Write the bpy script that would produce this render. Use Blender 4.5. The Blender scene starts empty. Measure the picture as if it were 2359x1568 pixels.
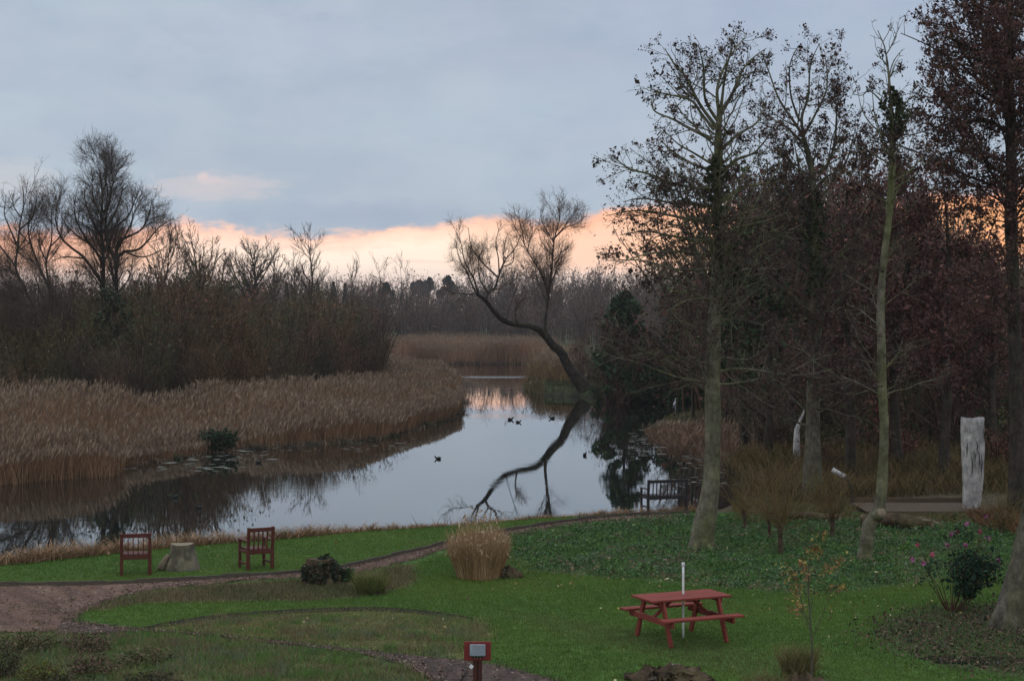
import bpy, bmesh, math, random
import numpy as np
from mathutils import Vector, Matrix, Euler

# ------------------------------------------------------------------ basics
sc = bpy.context.scene
COL = sc.collection
F = 4000.0      # focal length in units of a 2359-wide sheet
CX = 1179.5
HOR = 720.0     # row of the horizon on that sheet
HC = 5.4        # height of the camera over the lawn (an upstairs window)
WZ = -0.40      # water level

def at(x, y, D):
    return np.array([(x - CX) * D / F, D, HC - (y - HOR) * D / F])

def g(x, y, z=0.0):
    D = F * (HC - z) / (y - HOR)
    return np.array([(x - CX) * D / F, D, z])

def RNG(s):
    return np.random.default_rng(s)

# ------------------------------------------------------------------ mesh buffers
class Geo:
    def __init__(s):
        s.V = []; s.Q = []; s.T = []; s.C = []; s.n = 0
    def add(s, v, q=None, t=None, c=(0.5, 0.5, 0.5)):
        v = np.asarray(v, float).reshape(-1, 3)
        if len(v) == 0: return
        if q is not None and len(q): s.Q.append(np.asarray(q, int) + s.n)
        if t is not None and len(t): s.T.append(np.asarray(t, int) + s.n)
        c = np.asarray(c, float)
        if c.ndim == 1: c = np.tile(c, (len(v), 1))
        s.V.append(v); s.C.append(c); s.n += len(v)
    def arrays(s):
        V = np.concatenate(s.V) if s.V else np.zeros((0, 3))
        C = np.concatenate(s.C) if s.C else np.zeros((0, 3))
        Q = np.concatenate(s.Q) if s.Q else np.zeros((0, 4), int)
        T = np.concatenate(s.T) if s.T else np.zeros((0, 3), int)
        return V, Q, T, C
    def put(s, other, M=None, cmul=None):      # copies another buffer, moved
        V, Q, T, C = other
        if M is not None: V = V @ M[:3, :3].T + M[:3, 3]
        if cmul is not None: C = C * cmul
        s.add(V, Q, T, C)
    def mesh(s, name, mat=None, smooth=False):
        V, Q, T, C = s.arrays()
        me = bpy.data.meshes.new(name)
        me.vertices.add(len(V)); me.vertices.foreach_set('co', V.astype(np.float32).ravel())
        nl = len(Q) * 4 + len(T) * 3
        me.loops.add(nl)
        me.loops.foreach_set('vertex_index', np.concatenate([Q.ravel(), T.ravel()]).astype(np.int32))
        npol = len(Q) + len(T)
        me.polygons.add(npol)
        st = np.concatenate([np.arange(len(Q)) * 4, len(Q) * 4 + np.arange(len(T)) * 3]).astype(np.int32)
        me.polygons.foreach_set('loop_start', st)
        if smooth: me.polygons.foreach_set('use_smooth', np.ones(npol, dtype=bool))
        a = me.attributes.new('col', 'FLOAT_COLOR', 'POINT')
        a.data.foreach_set('color', np.concatenate([C, np.ones((len(C), 1))], 1).astype(np.float32).ravel())
        me.update(calc_edges=True); me.validate()
        if mat: me.materials.append(mat)
        return me
    def build(s, name, mat, parent=None, smooth=False, loc=None):
        o = bpy.data.objects.new(name, s.mesh(name, mat, smooth))
        COL.objects.link(o)
        if parent is not None: o.parent = parent
        if loc is not None: o.location = loc
        return o

def tag(o, label=None, cat=None, group=None, kind=None):
    if label: o['label'] = label
    if cat: o['category'] = cat
    if group: o['group'] = group
    if kind: o['kind'] = kind
    return o

def empty(name, loc, label, cat, group=None, rz=0):
    o = bpy.data.objects.new(name, None); COL.objects.link(o)
    o.location = tuple(float(a) for a in loc); o.rotation_euler = (0, 0, rz); o.empty_display_size = 0.2
    return tag(o, label, cat, group)

def copy_tree(o, parent=None):
    c = o.copy(); COL.objects.link(c); c.parent = parent
    for ch in list(o.children): copy_tree(ch, c)
    return c

# ------------------------------------------------------------------ materials
def nodes(m):
    m.use_nodes = True
    nt = m.node_tree; nt.nodes.clear()
    return nt, nt.nodes.new('ShaderNodeOutputMaterial'), nt.nodes.new('ShaderNodeBsdfPrincipled')

def N(nt, typ, **kw):
    n = nt.nodes.new(typ)
    for k, v in kw.items():
        if k in n.inputs: n.inputs[k].default_value = v
        else: setattr(n, k, v)
    return n

def attr_mat(name, rough=0.85, spec=0.15, noise=0.0, nscale=6.0, bump=0.0, bscale=40.0, trans=0.0):
    m = bpy.data.materials.new(name); nt, out, b = nodes(m)
    a = N(nt, 'ShaderNodeAttribute', attribute_name='col')
    b.inputs['Roughness'].default_value = rough
    b.inputs['Specular IOR Level'].default_value = spec
    src = a.outputs['Color']
    if noise:
        tc = N(nt, 'ShaderNodeTexCoord')
        nz = N(nt, 'ShaderNodeTexNoise', Scale=nscale, Detail=6.0, Roughness=0.65)
        nt.links.new(tc.outputs['Object'], nz.inputs['Vector'])
        mr = N(nt, 'ShaderNodeMapRange'); mr.inputs[1].default_value = 0.25; mr.inputs[2].default_value = 0.75
        mr.inputs[3].default_value = 1 - noise; mr.inputs[4].default_value = 1 + noise
        nt.links.new(nz.outputs['Fac'], mr.inputs[0])
        mx = N(nt, 'ShaderNodeVectorMath', operation='SCALE')
        nt.links.new(src, mx.inputs[0]); nt.links.new(mr.outputs[0], mx.inputs['Scale'])
        src = mx.outputs[0]
    if bump:
        tc2 = N(nt, 'ShaderNodeTexCoord')
        nb = N(nt, 'ShaderNodeTexNoise', Scale=bscale, Detail=5.0, Roughness=0.7)
        nt.links.new(tc2.outputs['Object'], nb.inputs['Vector'])
        bp = N(nt, 'ShaderNodeBump', Strength=bump, Distance=0.02)
        nt.links.new(nb.outputs['Fac'], bp.inputs['Height']); nt.links.new(bp.outputs[0], b.inputs['Normal'])
    nt.links.new(src, b.inputs['Base Color'])
    nt.links.new(b.outputs[0], out.inputs[0])
    return m

M_VEG = attr_mat('foliage', 0.85, 0.12)
M_TWIG = attr_mat('twigs', 0.9, 0.08)
M_WOODY = attr_mat('rough_wood', 0.9, 0.12, noise=0.45, nscale=14, bump=0.7, bscale=30)
M_GROUND = attr_mat('ground_soil_and_turf', 0.95, 0.05, noise=0.5, nscale=3.2, bump=0.9, bscale=12)
M_BARKPATH = attr_mat('bark_chippings', 0.95, 0.08, noise=0.5, nscale=9, bump=1.0, bscale=25)
M_FEATHER = attr_mat('feathers', 0.6, 0.2)

def bark_mat(name, base, dark, moss, mossamt=0.5, sc_=7.0):
    m = bpy.data.materials.new(name); nt, out, b = nodes(m)
    tc = N(nt, 'ShaderNodeTexCoord')
    mp = N(nt, 'ShaderNodeMapping'); mp.inputs['Scale'].default_value = (1, 1, 0.28)
    nt.links.new(tc.outputs['Object'], mp.inputs['Vector'])
    n1 = N(nt, 'ShaderNodeTexNoise', Scale=sc_ * 2.2, Detail=8.0, Roughness=0.7)
    n2 = N(nt, 'ShaderNodeTexNoise', Scale=1.1, Detail=4.0, Roughness=0.6)
    nt.links.new(mp.outputs[0], n1.inputs['Vector']); nt.links.new(mp.outputs[0], n2.inputs['Vector'])
    r1 = N(nt, 'ShaderNodeValToRGB')
    r1.color_ramp.elements[0].position = 0.34; r1.color_ramp.elements[0].color = (*dark, 1)
    r1.color_ramp.elements[1].position = 0.66; r1.color_ramp.elements[1].color = (*base, 1)
    nt.links.new(n1.outputs['Fac'], r1.inputs[0])
    mr = N(nt, 'ShaderNodeMapRange'); mr.inputs[1].default_value = 0.42; mr.inputs[2].default_value = 0.62
    mr.inputs[3].default_value = 0; mr.inputs[4].default_value = mossamt
    nt.links.new(n2.outputs['Fac'], mr.inputs[0])
    mx = N(nt, 'ShaderNodeMixRGB'); mx.inputs[2].default_value = (*moss, 1)
    nt.links.new(mr.outputs[0], mx.inputs[0]); nt.links.new(r1.outputs[0], mx.inputs[1])
    n3 = N(nt, 'ShaderNodeTexNoise', Scale=3.3, Detail=5.0, Roughness=0.75); nt.links.new(tc.outputs['Object'], n3.inputs['Vector'])
    r3 = N(nt, 'ShaderNodeValToRGB'); r3.color_ramp.elements[0].position = 0.36; r3.color_ramp.elements[0].color = (0.5, 0.5, 0.5, 1); r3.color_ramp.elements[1].position = 0.64; r3.color_ramp.elements[1].color = (1.3, 1.27, 1.22, 1)
    nt.links.new(n3.outputs['Fac'], r3.inputs[0]); m3 = N(nt, 'ShaderNodeMixRGB', blend_type='MULTIPLY'); m3.inputs[0].default_value = 1.0
    nt.links.new(mx.outputs[0], m3.inputs[1]); nt.links.new(r3.outputs[0], m3.inputs[2])
    nt.links.new(m3.outputs[0], b.inputs['Base Color'])
    b.inputs['Roughness'].default_value = 0.92; b.inputs['Specular IOR Level'].default_value = 0.1
    bp = N(nt, 'ShaderNodeBump', Strength=0.8, Distance=0.03)
    nt.links.new(n1.outputs['Fac'], bp.inputs['Height']); nt.links.new(bp.outputs[0], b.inputs['Normal'])
    nt.links.new(b.outputs[0], out.inputs[0])
    return m

M_BARK = bark_mat('alder_bark', (0.24, 0.222, 0.175), (0.115, 0.105, 0.082), (0.145, 0.155, 0.058), 0.75)
M_BARKM = bark_mat('dull_alder_bark', (0.165, 0.15, 0.12), (0.07, 0.063, 0.052), (0.11, 0.115, 0.05), 0.7)
M_BARKD = bark_mat('willow_bark', (0.085, 0.072, 0.058), (0.035, 0.03, 0.026), (0.05, 0.055, 0.025), 0.4, 4)
M_BARKP = bark_mat('bleached_wood', (0.62, 0.61, 0.60), (0.30, 0.29, 0.285), (0.50, 0.48, 0.45), 0.4, 3)
M_STUMP = bark_mat('weathered_stump', (0.26, 0.225, 0.18), (0.10, 0.085, 0.07), (0.15, 0.15, 0.08), 0.5, 5)
M_LOG = bark_mat('fallen_log_bark', (0.15, 0.105, 0.07), (0.05, 0.037, 0.028), (0.10, 0.095, 0.04), 0.45, 5)

def wood_mat(name, base, dark, rough=0.6, axis=(1, 12, 12)):
    m = bpy.data.materials.new(name); nt, out, b = nodes(m)
    tc = N(nt, 'ShaderNodeTexCoord')
    mp = N(nt, 'ShaderNodeMapping'); mp.inputs['Scale'].default_value = axis
    nt.links.new(tc.outputs['Object'], mp.inputs['Vector'])
    n1 = N(nt, 'ShaderNodeTexNoise', Scale=3.0, Detail=8.0, Roughness=0.65)
    nt.links.new(mp.outputs[0], n1.inputs['Vector'])
    r1 = N(nt, 'ShaderNodeValToRGB')
    r1.color_ramp.elements[0].position = 0.3; r1.color_ramp.elements[0].color = (*dark, 1)
    r1.color_ramp.elements[1].position = 0.7; r1.color_ramp.elements[1].color = (*base, 1)
    nt.links.new(n1.outputs['Fac'], r1.inputs[0])
    nt.links.new(r1.outputs[0], b.inputs['Base Color'])
    b.inputs['Roughness'].default_value = rough; b.inputs['Specular IOR Level'].default_value = 0.3
    bp = N(nt, 'ShaderNodeBump', Strength=0.25, Distance=0.004)
    nt.links.new(n1.outputs['Fac'], bp.inputs['Height']); nt.links.new(bp.outputs[0], b.inputs['Normal'])
    nt.links.new(b.outputs[0], out.inputs[0])
    return m

M_CHAIR = wood_mat('stained_hardwood', (0.13, 0.036, 0.022), (0.07, 0.020, 0.013))
M_BENCH = wood_mat('dark_weathered_hardwood', (0.040, 0.032, 0.034), (0.022, 0.018, 0.02))
M_TABLE = wood_mat("red_stained_softwood", (0.31, 0.058, 0.038), (0.12, 0.026, 0.019), 0.75)
M_REDPAINT = wood_mat('red_painted_board', (0.24, 0.036, 0.030), (0.15, 0.024, 0.02))
M_POST = wood_mat('brown_post_wood', (0.11, 0.035, 0.022), (0.035, 0.016, 0.012), axis=(12, 12, 1))
M_DECK = wood_mat('weathered_decking', (0.135, 0.095, 0.060), (0.065, 0.046, 0.030), 0.9)
M_EDGE = wood_mat('edging_board', (0.13, 0.11, 0.08), (0.06, 0.05, 0.035), 0.9)

def plain_mat(name, c, rough=0.5, spec=0.4, nz=0.12):
    m = bpy.data.materials.new(name); nt, out, b = nodes(m)
    tc = N(nt, 'ShaderNodeTexCoord')
    n1 = N(nt, 'ShaderNodeTexNoise', Scale=9.0, Detail=5.0)
    nt.links.new(tc.outputs['Object'], n1.inputs['Vector'])
    r1 = N(nt, 'ShaderNodeValToRGB')
    r1.color_ramp.elements[0].position = 0.3; r1.color_ramp.elements[0].color = (*[v * (1 - nz) for v in c], 1)
    r1.color_ramp.elements[1].position = 0.7; r1.color_ramp.elements[1].color = (*[min(1, v * (1 + nz)) for v in c], 1)
    nt.links.new(n1.outputs['Fac'], r1.inputs[0]); nt.links.new(r1.outputs[0], b.inputs['Base Color'])
    b.inputs['Roughness'].default_value = rough; b.inputs['Specular IOR Level'].default_value = spec
    nt.links.new(b.outputs[0], out.inputs[0])
    return m

M_WHITE = plain_mat('white_plastic', (0.75, 0.76, 0.74), 0.4)
M_PLATE = plain_mat('grey_plate', (0.24, 0.28, 0.31), 0.45, 0.5, 0.25)
M_PAPER = plain_mat('white_tag', (0.8, 0.8, 0.82), 0.7)
M_DARK = plain_mat('dark_fixing', (0.02, 0.018, 0.016), 0.6)
M_ENDGRAIN = wood_mat('sawn_end_grain', (0.30, 0.24, 0.16), (0.17, 0.13, 0.09), 0.9, axis=(4, 4, 4))

def water_mat():
    m = bpy.data.materials.new('still_water'); nt, out, b = nodes(m)
    b.inputs['Base Color'].default_value = (0.010, 0.012, 0.010, 1)
    b.inputs['Roughness'].default_value = 0.0
    b.inputs['IOR'].default_value = 1.95
    b.inputs['Specular IOR Level'].default_value = 0.5
    tc = N(nt, 'ShaderNodeTexCoord')
    mp = N(nt, 'ShaderNodeMapping'); mp.inputs['Scale'].default_value = (1.0, 1.6, 1.0)
    nt.links.new(tc.outputs['Object'], mp.inputs['Vector'])
    n1 = N(nt, 'ShaderNodeTexNoise', Scale=1.6, Detail=3.0, Roughness=0.55)
    n2 = N(nt, 'ShaderNodeTexNoise', Scale=0.10, Detail=2.0)
    nt.links.new(mp.outputs[0], n1.inputs['Vector']); nt.links.new(mp.outputs[0], n2.inputs['Vector'])
    mr = N(nt, 'ShaderNodeMapRange'); mr.inputs[1].default_value = 0.42; mr.inputs[2].default_value = 0.72
    mr.inputs[3].default_value = 0.003; mr.inputs[4].default_value = 0.022
    nt.links.new(n2.outputs['Fac'], mr.inputs[0])
    sep = N(nt, 'ShaderNodeSeparateXYZ'); nt.links.new(tc.outputs['Object'], sep.inputs[0])
    def band(axis, c, w):
        s1 = N(nt, 'ShaderNodeMath', operation='SUBTRACT'); nt.links.new(sep.outputs[axis], s1.inputs[0]); s1.inputs[1].default_value = c
        s2 = N(nt, 'ShaderNodeMath', operation='ABSOLUTE'); nt.links.new(s1.outputs[0], s2.inputs[0])
        s3 = N(nt, 'ShaderNodeMapRange', interpolation_type='SMOOTHSTEP'); s3.inputs[1].default_value = w * .4; s3.inputs[2].default_value = w; s3.inputs[3].default_value = 1; s3.inputs[4].default_value = 0
        nt.links.new(s2.outputs[0], s3.inputs[0]); return s3.outputs[0]
    tot = mr.outputs[0]
    for cx, wx, cy, wy, amt in ((-1.6, 3.6, 156.5, 3.2, 0.35), (1.5, 5.0, 97.0, 3.5, 0.022)):
        m1 = N(nt, 'ShaderNodeMath', operation='MULTIPLY'); nt.links.new(band(0, cx, wx), m1.inputs[0]); nt.links.new(band(1, cy, wy), m1.inputs[1])
        m2 = N(nt, 'ShaderNodeMath', operation='MULTIPLY_ADD'); nt.links.new(m1.outputs[0], m2.inputs[0]); m2.inputs[1].default_value = amt; nt.links.new(tot, m2.inputs[2]); tot = m2.outputs[0]
    bp = N(nt, 'ShaderNodeBump', Distance=0.1)
    nt.links.new(tot, bp.inputs['Strength'])
    nt.links.new(n1.outputs['Fac'], bp.inputs['Height']); nt.links.new(bp.outputs[0], b.inputs['Normal'])
    nt.links.new(b.outputs[0], out.inputs[0])
    return m
M_WATER = water_mat()

# ------------------------------------------------------------------ geometry helpers
def norm(v):
    return v / np.maximum(np.linalg.norm(v, axis=-1, keepdims=True), 1e-9)

def resample(pts, K):
    p = np.asarray(pts, float)
    # Catmull-Rom through the given points
    q = []
    n = len(p)
    for i in range(n - 1):
        p0 = p[max(i - 1, 0)]; p1 = p[i]; p2 = p[i + 1]; p3 = p[min(i + 2, n - 1)]
        for t in np.linspace(0, 1, 8, endpoint=False):
            q.append(0.5 * ((2 * p1) + (-p0 + p2) * t + (2 * p0 - 5 * p1 + 4 * p2 - p3) * t ** 2 + (-p0 + 3 * p1 - 3 * p2 + p3) * t ** 3))
    q.append(p[-1]); q = np.array(q)
    s = np.concatenate([[0], np.cumsum(np.linalg.norm(np.diff(q, axis=0), axis=1))])
    u = np.linspace(0, s[-1], K)
    return np.stack([np.interp(u, s, q[:, k]) for k in range(3)], 1)

def tubes(P, R, S):
    P = np.asarray(P, float); R = np.asarray(R, float)
    Nn, K, _ = P.shape
    if Nn == 0: return np.zeros((0, 3)), np.zeros((0, 4), int)
    T = norm(np.gradient(P, axis=1))
    ov = norm(P[:, -1] - P[:, 0])
    ref = np.where(np.abs(ov[:, 2:3]) > 0.75, np.array([[1.0, 0.03, 0]]), np.array([[0.02, 0.03, 1.0]]))[:, None, :]
    A = norm(np.cross(T, ref)); B = np.cross(T, A)
    th = np.arange(S) * 2 * np.pi / S
    V = P[:, :, None, :] + R[:, :, None, None] * (np.cos(th)[None, None, :, None] * A[:, :, None, :] + np.sin(th)[None, None, :, None] * B[:, :, None, :])
    base = (np.arange(Nn) * K * S)[:, None, None]
    i = (np.arange(K - 1) * S)[None, :, None]; j = np.arange(S)[None, None, :]; j2 = (j + 1) % S
    q = np.stack([base + i + j, base + i + j2, base + i + S + j2, base + i + S + j], -1).reshape(-1, 4)
    return V.reshape(-1, 3), q

def tube1(geo, pts, r, S=8, K=None, c=(0.1, 0.1, 0.1), cap=True, rough=0.0, seed=0):
    p = resample(pts, K or max(4, len(pts) * 3))
    K = len(p)
    r = np.interp(np.linspace(0, 1, K), np.linspace(0, 1, len(np.atleast_1d(r))), np.atleast_1d(r))
    V, q = tubes(p[None], r[None], S)
    if rough:
        rr = RNG(seed)
        ctr = np.repeat(p, S, 0)
        V = ctr + (V - ctr) * (1 + rough * rr.normal(0, 1, (len(V), 1)))
    t = []
    if cap:
        n = len(V)
        V = np.concatenate([V, p[:1], p[-1:]])
        for k in range(S):
            t.append((n, (k + 1) % S, k)); t.append((n + 1, (K - 1) * S + k, (K - 1) * S + (k + 1) % S))
    geo.add(V, q, t, c)

def branch(rng, P, R, dens, t0, t1, ang, lr, K, wig, up, rr, rmin, lmin=0.08, lmax=9.0, angj=0.22, flat=0.0):
    Nn, Kp, _ = P.shape
    L = np.linalg.norm(np.diff(P, axis=1), axis=2).sum(1)
    n = rng.poisson(dens * L * (t1 - t0)); idx = np.repeat(np.arange(Nn), n); M = len(idx)
    if M == 0: return np.zeros((0, K, 3)), np.zeros((0, K))
    t = rng.uniform(t0, t1, M); f = t * (Kp - 1); i = np.clip(f.astype(int), 0, Kp - 2); w = (f - i)[:, None]
    p = P[idx, i] * (1 - w) + P[idx, i + 1] * w
    tan = norm(P[idx, i + 1] - P[idx, i]); r = R[idx, i] * (1 - w[:, 0]) + R[idx, i + 1] * w[:, 0]
    rv = rng.normal(0, 1, (M, 3)); rv[:, 2] *= (1 - flat)
    perp = norm(rv - tan * (rv * tan).sum(1, keepdims=True))
    a = (ang + rng.normal(0, angj, M))[:, None]
    d = norm(np.cos(a) * tan + np.sin(a) * perp)
    ln = np.clip(lr * L[idx] * (1.15 - 0.75 * t) * rng.uniform(0.6, 1.3, M), lmin, lmax)
    st = (ln / (K - 1))[:, None]
    out = np.zeros((M, K, 3)); out[:, 0] = p
    for k in range(1, K):
        d = norm(d + np.array([0, 0, up]) + rng.normal(0, wig, (M, 3)))
        out[:, k] = out[:, k - 1] + d * st
    r0 = np.maximum(r * rr, rmin)
    R2 = r0[:, None] * np.linspace(1, 0.35, K)[None, :]
    return out, np.maximum(R2, rmin * 0.6)

def leaf_quads(rng, p, size, cols, asp=0.6, droop=0.0):
    n = len(p)
    if n == 0: return
    u = norm(rng.normal(0, 1, (n, 3)) + np.array([0, 0, -droop])); v = norm(np.cross(u, rng.normal(0, 1, (n, 3))))
    s = (size * np.exp(rng.normal(-0.08, 0.38, n)))[:, None]
    V = np.stack([p - u * s, p + v * s * asp, p + u * s, p - v * s * asp], 1).reshape(-1, 3)
    q = np.arange(n * 4).reshape(n, 4)
    cols = np.asarray(cols, float)
    c = cols[rng.integers(0, len(cols), n)] * rng.uniform(0.7, 1.3, (n, 1))
    return V, q, np.repeat(c, 4, 0)

def add_leaves(geo, rng, p, size, cols, asp=0.6, droop=0.0):
    r = leaf_quads(rng, p, size, cols, asp, droop)
    if r: geo.add(r[0], r[1], None, r[2])

def along(rng, P, n, t0=0.2, t1=1.0, jit=0.03):
    # n points scattered along a set of polylines
    if len(P) == 0: return np.zeros((0, 3))
    K = P.shape[1]; idx = rng.integers(0, len(P), n)
    f = rng.uniform(t0, t1, n) * (K - 1); i = np.clip(f.astype(int), 0, K - 2); w = (f - i)[:, None]
    return P[idx, i] * (1 - w) + P[idx, i + 1] * w + rng.normal(0, jit, (n, 3))

def blades(geo, rng, xyz, h, w, lean, cols, segs=1, bend=0.3, cj=0.25, out=None):
    n = len(xyz)
    if n == 0: return
    h = np.broadcast_to(h, n) * rng.uniform(0.6, 1.25, n)
    w = np.broadcast_to(w, n)
    az = rng.uniform(0, 2 * np.pi, n); ld = rng.uniform(0, 2 * np.pi, n); la = np.abs(rng.normal(0, lean, n))
    if out is not None:                     # stems that lean away from the middle of their clump
        ld = np.arctan2(out[:, 1], out[:, 0]) + rng.normal(0, .5, n); la = la + np.linalg.norm(out, axis=1) * rng.uniform(.3, 1.2, n)
    side = np.stack([np.cos(az), np.sin(az), np.zeros(n)], 1) * (w / 2)[:, None]
    dirv = np.stack([np.cos(ld) * np.sin(la), np.sin(ld) * np.sin(la), np.cos(la)], 1)
    hor = np.stack([np.cos(ld), np.sin(ld), np.zeros(n)], 1)
    cols = np.asarray(cols, float)
    c = cols[rng.integers(0, len(cols), n)] * rng.uniform(1 - cj, 1 + cj, (n, 1))
    if segs == 1:
        V = np.stack([xyz - side, xyz + side, xyz + dirv * h[:, None]], 1).reshape(-1, 3)
        geo.add(V, None, np.arange(3 * n).reshape(n, 3), np.repeat(c, 3, 0))
    else:
        rings = []
        for k in range(segs + 1):
            t = k / segs
            p = xyz + dirv * (h * t)[:, None] + hor * (bend * h * t * t)[:, None] - np.array([0, 0, 1.0]) * (0.35 * bend * h * t * t)[:, None]
            if k < segs: rings += [p - side * (1 - 0.7 * t), p + side * (1 - 0.7 * t)]
            else: rings += [p]
        m = len(rings)
        V = np.stack(rings, 1).reshape(-1, 3); b = np.arange(n) * m
        q = []
        for k in range(segs - 1):
            q.append(np.stack([b + 2 * k, b + 2 * k + 1, b + 2 * k + 3, b + 2 * k + 2], 1))
        t_ = np.stack([b + 2 * segs - 2, b + 2 * segs - 1, b + 2 * segs], 1)
        geo.add(V, np.concatenate(q) if q else None, t_, np.repeat(c, m, 0))

def in_poly(P, poly):
    x, y = P[:, 0], P[:, 1]; poly = np.asarray(poly)[:, :2]
    ins = np.zeros(len(P), bool); n = len(poly); j = n - 1
    for i in range(n):
        xi, yi = poly[i]; xj, yj = poly[j]
        c = ((yi > y) != (yj > y)) & (x < (xj - xi) * (y - yi) / (yj - yi + 1e-12) + xi)
        ins ^= c; j = i
    return ins

def poly_dist(P, poly):
    poly = np.asarray(poly)[:, :2]; d = np.full(len(P), 1e9)
    for i in range(len(poly)):
        a = poly[i]; b = poly[(i + 1) % len(poly)]; ab = b - a
        t = np.clip(((P[:, :2] - a) @ ab) / (ab @ ab + 1e-12), 0, 1)
        d = np.minimum(d, np.linalg.norm(P[:, :2] - a - t[:, None] * ab, axis=1))
    return d

def sample(rng, poly, n):
    poly = np.asarray(poly)[:, :2]; lo, hi = poly.min(0), poly.max(0); out = np.zeros((0, 2))
    while len(out) < n:
        p = rng.uniform(lo, hi, (max(n * 2, 1000), 2)); out = np.concatenate([out, p[in_poly(p, poly)]])
    return out[:n]

def box(bm, c, s, rot=None, bev=0.006):
    # one bevelled board added to a bmesh: centre, full size, optional 3x3 / Euler rotation
    b2 = bmesh.new(); bmesh.ops.create_cube(b2, size=1)
    for v in b2.verts: v.co = Vector((v.co.x * s[0], v.co.y * s[1], v.co.z * s[2]))
    if bev: bmesh.ops.bevel(b2, geom=list(b2.edges), offset=min(bev, min(s) * 0.3), segments=1, affect='EDGES')
    M = Matrix.Translation(Vector(c)) @ (rot.to_matrix().to_4x4() if isinstance(rot, Euler) else (rot.to_4x4() if rot is not None else Matrix.Identity(4)))
    b2.transform(M)
    me = bpy.data.meshes.new('tmp'); b2.to_mesh(me); b2.free(); bm.from_mesh(me); bpy.data.meshes.remove(me)

def beam(bm, a, b, w, t, upv=(0, 0, 1), bev=0.006):
    # board from a to b, w wide (across), t thick
    a = Vector(a); b = Vector(b); d = (b - a); L = d.length; x = d.normalized()
    y = Vector(upv).cross(x)
    if y.length < 1e-4: y = Vector((0, 1, 0)).cross(x)
    y.normalize(); z = x.cross(y)
    R = Matrix((x, y, z)).transposed()
    box(bm, (a + b) / 2, (L, w, t), R, bev)

def bobj(name, bm, mat, parent=None):
    me = bpy.data.meshes.new(name); bm.to_mesh(me); bm.free(); me.materials.append(mat)
    o = bpy.data.objects.new(name, me); COL.objects.link(o)
    if parent is not None: o.parent = parent
    return o
# ------------------------------------------------------------------ camera
cd = bpy.data.cameras.new('camera'); cam = bpy.data.objects.new('camera', cd); COL.objects.link(cam)
cam.location = (0, 0, HC); cam.rotation_euler = (math.pi / 2, 0, 0)
cd.sensor_width = 36; cd.lens = 36 * F / 2359.0; cd.shift_y = -(784 - HOR) / 2359.0
cd.clip_start = 0.5; cd.clip_end = 20000
sc.camera = cam
sc.view_settings.view_transform = 'Standard'; sc.view_settings.look = 'None'
sc.view_settings.exposure = 0; sc.view_settings.gamma = 1
sc.cycles.max_bounces = 6; sc.cycles.diffuse_bounces = 2; sc.cycles.glossy_bounces = 3
sc.cycles.transmission_bounces = 2; sc.cycles.volume_bounces = 0
sc.cycles.use_adaptive_sampling = True; sc.cycles.adaptive_threshold = 0.02

# ------------------------------------------------------------------ sky
def srgb(r, g_, b):
    f = lambda c: (c / 255 / 12.92) if c / 255 <= 0.04045 else ((c / 255 + 0.055) / 1.055) ** 2.4
    return (f(r), f(g_), f(b))

W = bpy.data.worlds.new('World'); sc.world = W; W.use_nodes = True
nt = W.node_tree; nt.nodes.clear()
wo = N(nt, 'ShaderNodeOutputWorld'); bg = N(nt, 'ShaderNodeBackground'); L = nt.links.new
tc = N(nt, 'ShaderNodeTexCoord'); sx = N(nt, 'ShaderNodeSeparateXYZ'); L(tc.outputs['Generated'], sx.inputs[0])
def mth(op, a, b=None, c=None, clamp=False):
    n = nt.nodes.new('ShaderNodeMath'); n.operation = op; n.use_clamp = clamp
    for k, v in enumerate((a, b, c)):
        if v is None: continue
        if isinstance(v, (int, float)): n.inputs[k].default_value = v
        else: L(v, n.inputs[k])
    return n.outputs[0]
def ramp(fac, stops, interp='LINEAR'):
    n = nt.nodes.new('ShaderNodeValToRGB'); n.color_ramp.interpolation = interp
    e = n.color_ramp.elements
    while len(e) < len(stops): e.new(0.5)
    for k, (p, c) in enumerate(stops):
        e[k].position = p; e[k].color = (*c, 1) if not isinstance(c, (int, float)) else (c, c, c, 1)
    L(fac, n.inputs[0]); return n.outputs[0]
def mix(f, a, b):
    n = nt.nodes.new('ShaderNodeMixRGB')
    for k, v in enumerate((f, a, b)):
        if isinstance(v, (int, float)): n.inputs[k].default_value = v
        elif isinstance(v, tuple): n.inputs[k].default_value = (*v, 1)
        else: L(v, n.inputs[k])
    return n.outputs[0]
az = mth('ARCTAN2', sx.outputs[0], sx.outputs[1])          # azimuth, 0 straight ahead
el = mth('ARCSINE', sx.outputs[2])                          # elevation
cmb = N(nt, 'ShaderNodeCombineXYZ'); L(az, cmb.inputs[0]); L(el, cmb.inputs[1])
def noise(scale_az, scale_el, detail=5, rough=0.55, off=0.0):
    mp = N(nt, 'ShaderNodeMapping'); mp.inputs['Scale'].default_value = (scale_az, scale_el, 1); mp.inputs['Location'].default_value = (off, off * 0.7, off)
    L(cmb.outputs[0], mp.inputs['Vector'])
    n = N(nt, 'ShaderNodeTexNoise', Scale=1.0, Detail=float(detail), Roughness=rough); L(mp.outputs[0], n.inputs['Vector'])
    return n.outputs['Fac']
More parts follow.
